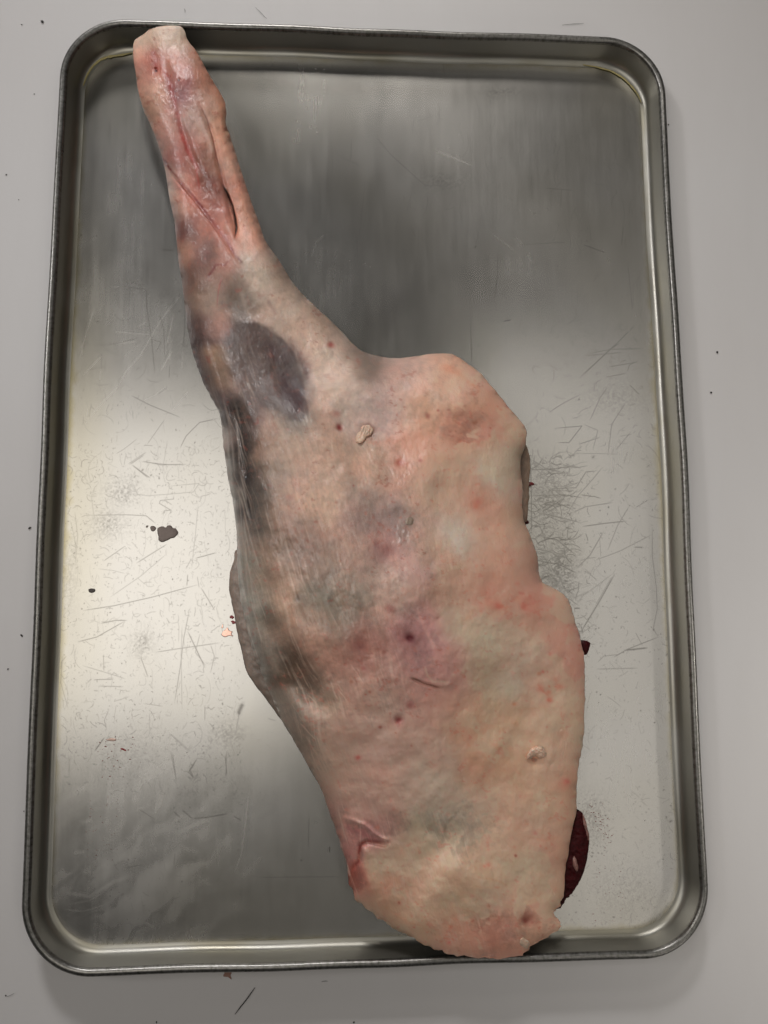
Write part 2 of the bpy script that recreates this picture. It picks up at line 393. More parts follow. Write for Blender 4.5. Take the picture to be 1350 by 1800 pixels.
    rnd(80, (480, 180, 1130, 640), anyang, (5, 40), .7, .3, dark)
    rnd(70, (480, 120, 1130, 640), anyang, (5, 40), .6, .4, pale)
    rnd(150, (140, 450, 390, 850), anyang, (4, 50), .7, .5, dark)
    rnd(70, (140, 500, 390, 850), lambda: -55 + rng.randn() * 15, (6, 60), .6, .3, pale)
    rnd(150, (100, 1280, 560, 1640), anyang, (4, 30), .7, .4, dark)
    rnd(90, (100, 1300, 560, 1640), anyang, (5, 60), .9, .3, pale)
    rnd(60, (640, 1560, 720, 1640), vert, (4, 40), .6, .3, dark)
    rnd(90, (100, 100, 400, 500), vert, (5, 60), .6, .25, dark)
    # pits and specks
    def specks(n, box, r, a):
        x0, y0, x1, y1 = box
        for _ in range(n):
            x = x0 + (x1 - x0) * rng.rand(); y = y0 + (y1 - y0) * rng.rand(); q = r * (.5 + rng.rand() ** 3 * 1.3)
            draw(dark, [(x, y), (x + rng.randn() * 1.5, y + rng.randn() * 1.5)], q, a * (.6 + .6 * rng.rand()))
    specks(420, (110, 820, 430, 1420), .9, .9); specks(200, (940, 820, 1190, 1300), 1.0, .9); specks(230, (1000, 1380, 1190, 1640), 1.0, .6)
    specks(110, (1020, 1410, 1070, 1500), 1.2, .8); specks(120, (480, 150, 1140, 640), 1.0, .7); specks(120, (120, 1350, 620, 1650), 1.0, .8)
    specks(60, (130, 300, 390, 820), 1.1, .8); specks(40, (150, 1390, 170, 1650), .9, .5)
    for (x, y, r) in [(265, 835, 2), (250, 826, 2.5), (236, 838, 2.2), (240, 980, 1.8), (222, 880, 1.6), (330, 1020, 1.8), (252, 1130, 3), (130, 972, 2), (375, 1280, 2), (390, 1275, 1.6), (930, 1250, 1.5),
                      (1042, 803, 3), (1017, 702, 2), (1178, 1443, 3), (1172, 1150, 3), (1040, 1505, 2), (1165, 1510, 1.6), (585, 490, 2), (778, 520, 2.2), (620, 535, 2.2), (940, 375, 1.6), (835, 434, 2), (841, 607, 2.5), (1142, 420, 2),
                      (975, 240, 1.2), (142, 413, 2.2), (171, 565, 2), (315, 547, 2.4), (195, 1395, 1.5), (1148, 180, 3)]:
        draw(dark, [(x, y), (x + 1, y + 1)], r, .9)
    # worn, grimy patches
    cx = lambda x, y: un(np.array(x), np.array(y), np.array(Z_FLOOR))
    for (x, y, rx, ry, a) in [(965, 880, 34, 60, .32), (985, 1010, 30, 60, .42), (215, 865, 30, 25, .3), (190, 920, 30, 25, .28), (120, 1010, 18, 60, .15), (250, 1130, 18, 25, .3), (300, 520, 35, 18, .3), (330, 600, 40, 40, .2),
                              (600, 460, 60, 40, .22), (780, 320, 50, 20, .25), (1040, 1440, 25, 40, .25), (880, 160, 40, 14, .25), (1020, 240, 20, 20, .1), (230, 1330, 60, 40, .12), (1100, 1560, 60, 40, .12), (398, 1290, 30, 20, .25),
                              (145, 1560, 20, 50, .15), (1010, 1250, 14, 90, .3), (1080, 700, 60, 30, .14), (245, 500, 40, 22, .25)]:
        c = cx(x, y)
        b = blob(X, Y, c[0], c[1], rx / sc, ry / sc)
        k = b > .02
        nz = fbm(X[k] * 900, Y[k] * 900, 4, int(x)) * .9 + .35
        dark[k] = np.maximum(dark[k], b[k] * a * 2.0 * np.clip(nz, 0, 1))
    # mottled finish
    m1 = fbm(X * 28, Y * 22, 5, 5); m2 = fbm(X * 260, Y * 40, 4, 15); m3 = fbm(X * 11, Y * 9, 3, 33)
    brush = fbm(X * 900, Y * 14, 3, 44)
    rough = .5 + .09 * m1 + .05 * m2 + .07 * m3 + .03 * brush
    # wiped, smeared patches at the lower left
    c0 = un(np.array(260.), np.array(1500.), np.array(Z_FLOOR))
    sm = blob(X, Y, c0[0], c0[1], .085, .065, 0, 2)
    a1 = X * .8 + Y * .6; a2 = -X * .6 + Y * .8
    wn = .008 * fbm(X * 60, Y * 60, 3, 91)
    z1 = fbm((a1 + wn) * 28, (a2 + wn) * 90, 4, 93)
    pale = np.maximum(pale, sm * smooth(.0, .5, z1) * .28)
    rough = rough + sm * (.15 * z1 + .08 * fbm(X * 30, Y * 40, 4, 95))
    rough = rough + .12 * np.clip(fbm(X * 50, Y * 50, 4, 97), 0, 1) * smooth(.02, -.06, Y)
    # yellow baked-on grease round the edge
    dx = TRAY_W / 2 - np.abs(X); dy = TRAY_L / 2 - np.abs(Y)
    rr = .03
    ed = np.minimum(dx, dy)
    cn = (dx < .044) & (dy < .044)
    ed = np.where(cn, .044 - np.hypot(.044 - dx, .044 - dy), ed)
    n = fbm(X * 120, Y * 120, 4, 61)
    stain = smooth(.016 + .004 * n, .0085, ed) * .75
    left = smooth(-.17, -.205, X) * smooth(.33, .0, np.abs(Y - .02)) * .35
    stain = np.clip(stain + left + .22 * np.clip(fbm(X * 9, Y * 9, 3, 77), 0, 1) * 1.2, 0, 1)
    img = bpy.data.images.new('tray_wear', Wd, H, alpha=True, float_buffer=False, is_data=True)
    px = np.stack([np.clip(dark, 0, 1), np.clip(rough, 0, 1), np.clip(stain, 0, 1), np.clip(pale, 0, 1)], -1).astype(np.float32)
    # opaque alpha is safer: pale goes into its own image
    im2 = bpy.data.images.new('tray_scuffs', Wd, H, alpha=False, float_buffer=False, is_data=True)
    q = np.stack([px[..., 3]] * 3 + [np.ones((H, Wd), np.float32)], -1)
    px[..., 3] = 1
    img.pixels.foreach_set(px.ravel()); img.update(); img.pack()
    im2.pixels.foreach_set(q.ravel().astype(np.float32)); im2.update(); im2.pack()
    return img, im2

def m_floor():
    img, im2 = tray_wear()
    m = NT('worn_aluminium')
    tc = m.add('ShaderNodeUVMap'); tc.uv_map = 'plan'
    t1 = m.add('ShaderNodeTexImage', {'Vector': tc.outputs[0]}, image=img, interpolation='Cubic')
    t2 = m.add('ShaderNodeTexImage', {'Vector': tc.outputs[0]}, image=im2, interpolation='Cubic')
    s = m.add('ShaderNodeSeparateColor', {0: t1.outputs[0]})
    dark, rgh, stain = s.outputs[0], s.outputs[1], s.outputs[2]
    pale = m.add('ShaderNodeSeparateColor', {0: t2.outputs[0]}).outputs[0]
    base = m.ramp(rgh, [(.25, (.58, .57, .54, 1)), (.5, (.63, .62, .595, 1)), (.8, (.68, .67, .65, 1))])
    base = m.mix(m.math('MULTIPLY', stain, .75), base, (.42, .355, .15, 1))
    base = m.mix(m.math('MULTIPLY', dark, .92), base, (.07, .06, .05, 1))
    base = m.mix(m.math('MULTIPLY', pale, .35), base, (.66, .64, .61, 1))
    m.set(m.b.inputs['Base Color'], base)
    m.set(m.b.inputs['Metallic'], m.math('SUBTRACT', 1.0, m.math('MULTIPLY_ADD', dark, .15, m.math('MULTIPLY', pale, .05))))
    r = m.math('MULTIPLY_ADD', rgh, .24, .135)
    r = m.math('MULTIPLY_ADD', pale, .07, r)
    m.set(m.b.inputs['Roughness'], m.math('MULTIPLY_ADD', dark, .02, r))
    m.set(m.b.inputs['Anisotropic'], 0.25)
    wav = m.noise(7, 2, .5, m.coord())
    h = m.math('MULTIPLY', wav, .6)
    m.bump(h, .55, .0012)
    return m.m

def m_wall():
    m = NT('grimy_aluminium_side')
    n1 = m.noise(18, 2, .45, m.coord()); n2 = m.noise(200, 4, .65, m.coord((1, 1, .3)))
    c = m.ramp(n1, [(.3, (.40, .39, .35, 1)), (.7, (.46, .455, .42, 1))])
    sp = m.ramp(n2, [(.76, G(0)), (.84, G(.6))])
    zz = m.add('ShaderNodeSeparateXYZ', {0: m.coord()}).outputs[2]
    low = m.math('MULTIPLY', m.ramp(zz, [(0.0025, G(1)), (.007, G(0))]), m.ramp(m.noise(20, 2, .5, m.coord()), [(.45, G(0)), (.66, G(1))]))
    c = m.mix(m.math('MULTIPLY', low, .45), c, (.22, .18, .07, 1))
    c = m.mix(m.math('MULTIPLY', sp, .75), c, (.03, .026, .02, 1))
    m.set(m.b.inputs['Base Color'], c); m.set(m.b.inputs['Metallic'], .92)
    m.set(m.b.inputs['Roughness'], m.math('MULTIPLY_ADD', n1, .25, .26))
    m.bump(n1, .05, .0006)
    return m.m

def m_rim():
    m = NT('pitted_aluminium_rim')
    n1 = m.noise(420, 5, .6, m.coord((1, 1, .4))); n2 = m.noise(60, 3, .6, m.coord())
    c = m.ramp(n1, [(.30, (.13, .125, .115, 1)), (.42, (.22, .215, .20, 1)), (.66, (.32, .315, .30, 1))])
    m.set(m.b.inputs['Base Color'], c); m.set(m.b.inputs['Metallic'], .9)
    m.set(m.b.inputs['Roughness'], m.math('MULTIPLY_ADD', n2, .3, .18))
    m.bump(n1, .22, .0004)
    return m.m

RAD = 0.046
tray = put(empty('baking_tray', (0, 0, 0)), 'scratched grey aluminium baking tray with rolled rim lying under the raw leg of meat', 'tray')
# side wall with the bend at its foot
prof = [(.0050, Z_RIM - .0036), (.0064, Z_FLOOR + .0060)]
for a in np.linspace(0, 90, 9)[1:]:
    r = .0054
    prof.append((.0066 + r - r * math.cos(math.radians(a)), Z_FLOOR + r - r * math.sin(math.radians(a))))
V, F, n = loft(prof, RAD)
me_wall = mesh_np('side_wall', V, F[:, ::-1]); link('side_wall', me_wall, m_wall(), tray)
# bottom: one sheet, its edge is the last ring of the wall
ring = V[-n:]
bm = bmesh.new()
top = [bm.verts.new(p) for p in ring]
bot = [bm.verts.new((p[0], p[1], .0006)) for p in ring]
bm.faces.new(top)
bm.faces.new(bot[::-1])
for i in range(n): bm.faces.new((top[i], bot[i], bot[(i + 1) % n], top[(i + 1) % n]))
uvl = bm.loops.layers.uv.new('plan')
for f in bm.faces:
    for l in f.loops: l[uvl].uv = (l.vert.co.x / TRAY_W + .5, l.vert.co.y / TRAY_L + .5)
bmesh.ops.recalc_face_normals(bm, faces=bm.faces)
me = bpy.data.meshes.new('pan_bottom'); bm.to_mesh(me); bm.free()
link('pan_bottom', me, m_floor(), tray)
# rolled rim
rp = [(.0027 - .0027 * math.cos(math.radians(a)), Z_RIM - .0027 + .0027 * math.sin(math.radians(a))) for a in np.arange(0, 360, 20)]
V, F, n = loft(rp, RAD, close=True)
link('rolled_rim', mesh_np('rolled_rim', V, F), m_rim(), tray)
# outer face of the side
V, F, n = loft([(.0040, Z_RIM - .0044), (.0054, .0070), (.0064, .0030), (.0098, .0006)], RAD)
link('outer_side', mesh_np('outer_side', V, F), m_rim(), tray)

# ------------------------------------------------------------------ the leg
OUT = [(235,75),(243,66),(253,60),(262,52),(272,48),(292,45),(315,46),(323,52),(326,58),(330,70),(347,93),(363,123),(383,157),(394,176),(398,198),(397,217),(408,250),(427,310),(440,350),(457,397),(467,425),(490,457),(517,500),(553,537),(600,582),(618,602),(637,617),(663,626),(687,629),(710,629),(751,623),(787,621),(803,626),(818,636),(844,656),(876,692),(896,718),(914,738),(925,759),(924,783),(915,811),(919,858),(920,910),(935,946),(945,982),(948,1008),(954,1024),(969,1032),(989,1044),(1000,1058),(1008,1080),(1017,1111),(1025,1145),(1028,1180),(1028,1222),(1027,1272),(1024,1308),(1015,1366),(1013,1424),(1004,1466),(998,1507),(993,1532),(991,1570),(984,1590),(974,1605),(982,1618),(984,1627),(978,1636),(955,1650),(934,1664),(918,1678),(907,1683),(884,1684),(851,1683),(822,1682),(789,1676),(756,1665),(722,1648),(693,1632),(676,1620),(664,1617),(655,1604),(645,1597),(634,1585),(625,1582),(620,1566),(612,1548),(610,1524),(603,1499),(594,1470),(581,1433),(565,1387),(546,1353),(530,1325),(511,1292),(492,1258),(476,1222),(458,1180),(443,1140),(433,1100),(424,1060),(419,1025),(417,990),(416,941),(410,890),(403,852),(396,811),(388,738),(378,712),(357,671),(339,621),(330,580),(325,545),(321,505),(313,453),(307,393),(297,343),(291,303),(283,270),(267,225),(252,192),(243,160),(238,127),(234,100)]
AX = np.array([0.30, 0.954]); AX /= np.linalg.norm(AX); PX_ = np.array([AX[1], -AX[0]])

def rbf(X, Y, pts, floor=1e-12):
    """smooth field through (x, y, r, v...)"""
    pts = np.array(pts, float); nv = pts.shape[1] - 3
    num = np.zeros(X.shape + (nv,)); den = np.full(X.shape, 1e-9)
    for p in pts:
        d2 = ((X - p[0]) ** 2 + (Y - p[1]) ** 2) / (p[2] ** 2)
        w = np.exp(-d2) + 2e-3 / (1 + d2 * d2)
        num += w[..., None] * p[3:]; den += w
    return num / den[..., None]

def fine_outline(poly, wob=1.0, step=3.0, seed=3):
    P = np.array(poly, float); n = len(P); out = []
    for i in range(n):      # Catmull-Rom through the traced points
        p0, p1, p2, p3 = P[i - 1], P[i], P[(i + 1) % n], P[(i + 2) % n]
        k = max(2, int(np.linalg.norm(p2 - p1) / step))
        for j in range(k):
            t = j / k
            out.append(.5 * ((2 * p1) + (p2 - p0) * t + (2 * p0 - 5 * p1 + 4 * p2 - p3) * t * t + (3 * p1 - p0 - 3 * p2 + p3) * t ** 3))
    Q = np.array(out)
    nx = fbm(Q[:, 0] * .09, Q[:, 1] * .09, 4, seed); ny = fbm(Q[:, 0] * .09 + 50, Q[:, 1] * .09, 4, seed + 9)
    rg = 1 + 1.6 * smooth(1530, 1600, Q[:, 1]) - .6 * smooth(700, 560, Q[:, 1])
    r2 = fbm(Q[:, 0] * .28, Q[:, 1] * .28, 2, seed + 5)
    return Q + wob * rg[:, None] * (np.c_[nx, ny] * 1.6 + np.maximum(rg[:, None] - 1, 0) * .5 * r2[:, None])

def inflate(Q, L, cell=6.0, iters=900):
    """pillow field over the outline: 0 on the edge, rounding off to 1 about L pixels inside"""
    x0, y0 = Q.min(0) - 2 * cell; x1, y1 = Q.max(0) + 2 * cell
    nx, ny = int((x1 - x0) / cell) + 1, int((y1 - y0) / cell) + 1
    gx, gy = np.meshgrid(x0 + np.arange(nx) * cell, y0 + np.arange(ny) * cell)
    # signed inside test and distance
    ins = np.zeros(gx.shape, bool); d2 = np.full(gx.shape, 1e9)
    for i in range(len(Q)):
        (ax, ay), (bx, by) = Q[i - 1], Q[i]
        if ay != by:
            c = ((ay > gy) != (by > gy)) & (gx < (bx - ax) * (gy - ay) / (by - ay) + ax)
            ins ^= c
        l2 = (bx - ax) ** 2 + (by - ay) ** 2 + 1e-9
        t = np.clip(((gx - ax) * (bx - ax) + (gy - ay) * (by - ay)) / l2, 0, 1)
        d2 = np.minimum(d2, (gx - ax - t * (bx - ax)) ** 2 + (gy - ay - t * (by - ay)) ** 2)
    u = np.zeros(gx.shape); h2 = cell * cell
    for it in range(iters):
        s = np.zeros_like(u)
        s[1:-1, 1:-1] = u[:-2, 1:-1] + u[2:, 1:-1] + u[1:-1, :-2] + u[1:-1, 2:]
        u = np.where(ins, (s + h2) / (4 + h2 / (L * L)), 0)
    g2 = 2 * u
    return (x0, y0, cell, g2 / (2 * L * L), np.sqrt(d2) * np.where(ins, 1, -1))

def sample(fld, arr, X, Y):
    x0, y0, c = fld[:3]
    fx = np.clip((X - x0) / c, 0, arr.shape[1] - 1.001); fy = np.clip((Y - y0) / c, 0, arr.shape[0] - 1.001)
    ix = fx.astype(int); iy = fy.astype(int); fx = fx - ix; fy = fy - iy
    return (arr[iy, ix] * (1 - fx) + arr[iy, ix + 1] * fx) * (1 - fy) + (arr[iy + 1, ix] * (1 - fx) + arr[iy + 1, ix + 1] * fx) * fy

def rows(Q, ax, nr):
    px = np.array([ax[1], -ax[0]])
    S = Q @ ax; Pp = Q @ px
    e = (1 - np.cos(np.linspace(0, math.pi, nr))) / 2
    lin = np.linspace(0, 1, nr)
    e = .12 * e + .88 * lin
    s = S.min() + .6 + (S.max() - S.min() - 1.2) * e
    lo = np.full(nr, 1e9); hi = np.full(nr, -1e9)
    for i in range(len(Q)):
        s0, s1 = S[i - 1], S[i]; p0, p1 = Pp[i - 1], Pp[i]
        if s0 == s1: continue
        a, b = (s0, s1) if s0 < s1 else (s1, s0)
        m = (s >= a) & (s <= b)
        if m.any():
            v = p0 + (p1 - p0) * (s[m] - s0) / (s1 - s0)
            lo[m] = np.minimum(lo[m], v); hi[m] = np.maximum(hi[m], v)
    return s, lo, hi, px

def body(name, Q, ax, nr, nc, ztop, zedge, zbot, mat, parent, nb=14, colour=None, extra=None):
    """closed solid over an outline: a finely divided upper skin and a coarser underside sharing its edge"""
    s, lo, hi, px = rows(Q, ax, nr)
    tt = np.linspace(0, 1, nc); tt = .25 * (1 - np.cos(tt * math.pi)) / 2 + .75 * tt
    Pm = lo[:, None] + (hi - lo)[:, None] * tt
    X = s[:, None] * ax[0] + Pm * px[0]; Y = s[:, None] * ax[1] + Pm * px[1]
    Z = ztop(X, Y)
    V = un(X, Y, Z).reshape(-1, 3)
    idx = np.arange(nr * nc).reshape(nr, nc)
    F = [np.stack([idx[:-1, :-1], idx[1:, :-1], idx[1:, 1:], idx[:-1, 1:]], -1).reshape(-1, 4)]
    tb = np.linspace(0, 1, nb)
    Pb = lo[:, None] + (hi - lo)[:, None] * tb[1:-1]
    Xb = s[:, None] * ax[0] + Pb * px[0]; Yb = s[:, None] * ax[1] + Pb * px[1]
    ze = zedge(Xb, Yb)
    Vb = un(Xb, Yb, ze); Vb[..., 2] = zbot(Xb, Yb, ze)
    ib = np.concatenate([idx[:, :1], nr * nc + np.arange(nr * (nb - 2)).reshape(nr, nb - 2), idx[:, -1:]], 1)
    F.append(np.stack([ib[:-1, :-1], ib[:-1, 1:], ib[1:, 1:], ib[1:, :-1]], -1).reshape(-1, 4))
    V = np.concatenate([V, Vb.reshape(-1, 3)])
    me = mesh_np(name, V, np.concatenate(F))
    o = link(name, me, mat, parent)
    if colour is not None:
        c, r = colour(X, Y, Z)
        nv = len(me.vertices)
        arr = np.ones((nv, 4), np.float32); arr[:, :3] = (.42, .30, .24)
        arr[:nr * nc, :3] = c.reshape(-1, 3); arr[:, 3] = 1
        a = me.color_attributes.new('flesh', 'FLOAT_COLOR', 'POINT'); a.data.foreach_set('color', arr.ravel())
        w = np.full(nv, .4, np.float32); w[:nr * nc] = r.ravel()
        b = me.attributes.new('wet', 'FLOAT', 'POINT'); b.data.foreach_set('value', w)
    return o

Q = fine_outline(OUT, 1.1)
FG = inflate(Q, 62.0)          # rounding radius of the flanks
FW = inflate(Q, 170.0)         # broad doming
FS = inflate(Q, 24.0)          # the bony shank is flatter on top, with tighter sides
# heights (mm above the table) of the silhouette edge
EDGE = [(235,80,30,22),(292,48,30,25.5),(340,90,40,22),(395,190,50,18),(250,190,50,18),(290,300,60,16),(425,320,60,16),(320,480,60,17),(500,470,60,17),(340,640,60,22),(600,585,60,18),(395,800,70,26),(700,630,60,14),(420,950,70,28),
        (440,1130,70,28),(830,650,60,13),(925,760,50,12),(918,860,50,11),(945,980,60,12),(500,1270,70,24),(1005,1070,60,13),(1028,1200,70,14),(560,1380,70,19),(1020,1340,70,14),(600,1480,60,15),(1000,1490,60,15),(985,1590,50,16),
        (615,1550,50,12),(660,1615,50,14),(750,1665,50,22),(850,1684,60,25.5),(950,1660,50,23)]
# heights (mm) to reach inside the outline
TOPS = [(290,70,26),(300,140,36),(330,200,37),(350,300,36),(365,400,38),(390,500,48),(430,580,55),(470,650,62),(560,640,50),(620,720,58),(500,800,74),(600,850,76),(720,720,52),(800,700,44),(870,760,38),(700,880,76),(800,850,60),
        (880,860,36),(520,950,82),(640,1000,84),(740,1000,81),(870,1000,60),(560,1100,84),(680,1130,82),(800,1120,70),(900,1130,55),(970,1150,38),(600,1230,74),(700,1270,70),(820,1260,56),(920,1260,42),(980,1260,32),
        (680,1380,58),(780,1400,54),(880,1400,44),(960,1420,34),(680,1500,42),(780,1520,45),(880,1520,42),(950,1540,32),(720,1590,36),(820,1610,38),(910,1610,34),(860,1655,31)]
def dome(X, Y):
    g = np.clip(sample(FG, FG[3], X, Y), 0, 1); w = np.clip(sample(FW, FW[3], X, Y), 0, 1)
    f = np.clip(sample(FS, FS[3], X, Y), 0, 1); k = smooth(640, 380, Y)
    return (.62 * np.sqrt(g) + .68 * np.sqrt(w)) * (1 - k) + k * (.75 * np.sqrt(f) + .35 * np.sqrt(g))
def edge_mm(X, Y): return rbf(X, Y, EDGE)[..., 0]
_tx = np.array([t[0] for t in TOPS], float); _ty = np.array([t[1] for t in TOPS], float); _tz = np.array([t[2] for t in TOPS], float)
_amp = (_tz - edge_mm(_tx, _ty)) / np.maximum(dome(_tx, _ty), .12)
AMP = [(x, y, 85 if y > 550 else 55, a) for x, y, a in zip(_tx, _ty, _amp)]

# coarse fields evaluated once on a grid, then sampled
_gx, _gy = np.meshgrid(np.arange(200, 1070, 5.0), np.arange(20, 1720, 5.0))
_E = edge_mm(_gx, _gy); _A = rbf(_gx, _gy, AMP)[..., 0]
GRID = (200.0, 20.0, 5.0)

def relief(X, Y):
    """the leg's own modelling, in mm"""
    r = np.zeros(X.shape)
    r += 3.0 * stroke(X, Y, [(395,170),(405,250),(430,340),(450,410),(490,470),(560,560),(620,640),(640,700)], 16, 26, False)   # outer tendon
    r += 1.0 * stroke(X, Y, [(310,190),(345,250),(370,320),(400,400),(425,450)], 9, 8)
    r += 1.6 * stroke(X, Y, [(262,110),(270,170),(300,240),(318,330),(322,420)], 14, 16)
    r -= 1.6 * stroke(X, Y, [(290,100),(302,160),(318,215),(335,270),(352,300)], 7, 6)
    r -= 2.2 * stroke(X, Y, [(352,185),(375,240),(385,290),(398,340),(405,370),(414,400),(415,418)], 5, 4)       # slit
    r -= 3.6 * stroke(X, Y, [(396,335),(406,358),(413,382),(416,402),(414,418)], 2.4, 1.8)
    r -= 1.3 * stroke(X, Y, [(355,310),(375,345),(388,372)], 10, 8)
    r += .35 * stroke(X, Y, [(298,297),(340,345),(370,385),(395,420),(422,460)], 4, 5)
    r -= .6 * stroke(X, Y, [(298,303),(335,349),(366,389),(391,425),(416,462)], 2, 2)
    r -= 3.0 * blob(X, Y, 480, 640, 70, 55, 50, 1.6)                                                              # hollow over the dark muscle
    r += .9 * stroke(X, Y, [(420,565),(460,570),(500,600),(530,650),(545,700),(552,745)], 10, 7)
    r -= 3.2 * stroke(X, Y, [(405,700),(425,760),(436,850),(448,930)], 12, 12)
    r += 1.8 * stroke(X, Y, [(352,590),(375,660),(395,720),(402,790)], 8, 6)
    r -= 1.6 * blob(X, Y, 365, 440, 14, 35, 15)
    r -= 2.5 * stroke(X, Y, [(470,1080),(500,1150),(540,1210),(580,1260)], 22, 20)
    r += 2.0 * stroke(X, Y, [(430,1020),(445,1100),(480,1180),(530,1260),(590,1360)], 9, 12)
    r += 4.0 * blob(X, Y, 800, 700, 60, 35, 20) + 2.5 * blob(X, Y, 730, 1010, 60, 45, 40) - 2.5 * blob(X, Y, 700, 915, 55, 26, 10)
    r -= 3.5 * blob(X, Y, 590, 1070, 60, 38, 20) - 2 * blob(X, Y, 850, 1130, 60, 50)
    r -= 4.0 * blob(X, Y, 810, 1455, 75, 50, 0) - 2 * blob(X, Y, 690, 1400, 30, 60, -20)
    # lip of the torn membrane at lower left and the fold by the middle
    lip = [(596,1440),(612,1462),(640,1460),(660,1478),(683,1480),(676,1486),(645,1480),(633,1488),(632,1512),(618,1530),(614,1550)]
    r += 1.5 * stroke(X, Y, [(600,1436),(640,1450),(665,1470),(683,1478)], 5, 3) - 2.2 * stroke(X, Y, lip[4:], 3.2, 5)
    r += 2.0 * stroke(X, Y, [(642,1486),(638,1512),(640,1540),(660,1580)], 9, 14)
    r += .5 * stroke(X, Y, [(722,1188),(745,1196),(775,1206),(795,1203)], 4, 4) - 1.5 * stroke(X, Y, [(722,1193),(745,1202),(775,1211)], 2.2, 2)
    r += .35 * stroke(X, Y, [(738,1070),(760,1130),(785,1180),(798,1215)], 5, 5)
    for x, y, q, d in [(274,121,2.4,1.4),(316,139,2.0,.9),(719,1122,8,1.3),(597,750,6,.9),(702,813,6,.9),(700,1267,6,1),(942,1334,12,3.0),(641,756,12,2),(632,1136,18,.9),(927,1620,10,2.2),(583,606,7,.7),(893,716,5,.6)]:
        r -= d * blob(X, Y, x, y, q)
    for x, y, q, d in [(650,765,9,-.8),(560,810,9,.6)]: r += d * blob(X, Y, x, y, q)
    # broad unevenness, folds along the leg, fine wrinkles
    S = X * AX[0] + Y * AX[1]; P = X * PX_[0] + Y * PX_[1]
    low = smooth(500, 750, Y)
    r += (1.5 * low + .7) * fbm(X * .014, Y * .014, 3, 101)
    r += (.25 + .15 * low) * fbm(P * .04, S * .02, 3, 131)
    r += .30 * fbm(X * .07, Y * .07, 3, 141)
    left = smooth(760, 560, X + (Y - 1200) * -.25) * low
    r += .22 * (left + .1) * fbm(P * .14 + .6 * fbm(X * .01, Y * .01, 2, 7), S * .018, 3, 151)
    ctr = blob(X, Y, 700, 960, 130, 170, 0) + .7 * blob(X, Y, 480, 690, 60, 110, -20) + .6 * blob(X, Y, 285, 150, 40, 60) + .35 * blob(X, Y, 860, 1560, 160, 90)
    r += (.045 + .19 * np.clip(ctr, 0, 1)) * fbm(P * .22, S * .11, 3, 161)
    return r

def ztop(X, Y):
    e = sample(GRID, _E, X, Y); a = sample(GRID, _A, X, Y)
    d = dome(X, Y)
    inn = np.clip(d * 1.6, 0, 1)
    return (e + a * d + relief(X, Y) * (.15 + .85 * inn)) / 1000.0
def zedge(X, Y): return sample(GRID, _E, X, Y) / 1000.0
def zbot(X, Y, ze):
    g = np.clip(sample(FG, FG[3], X, Y), 0, 1) ** .5
    lift = np.maximum(smooth(260, 90, Y) * .018, smooth(1560, 1650, Y) * .019)
    lo = np.maximum(Z_FLOOR + .0012, lift)
    return ze + (lo - ze) * np.clip(g * 1.5, 0, 1)

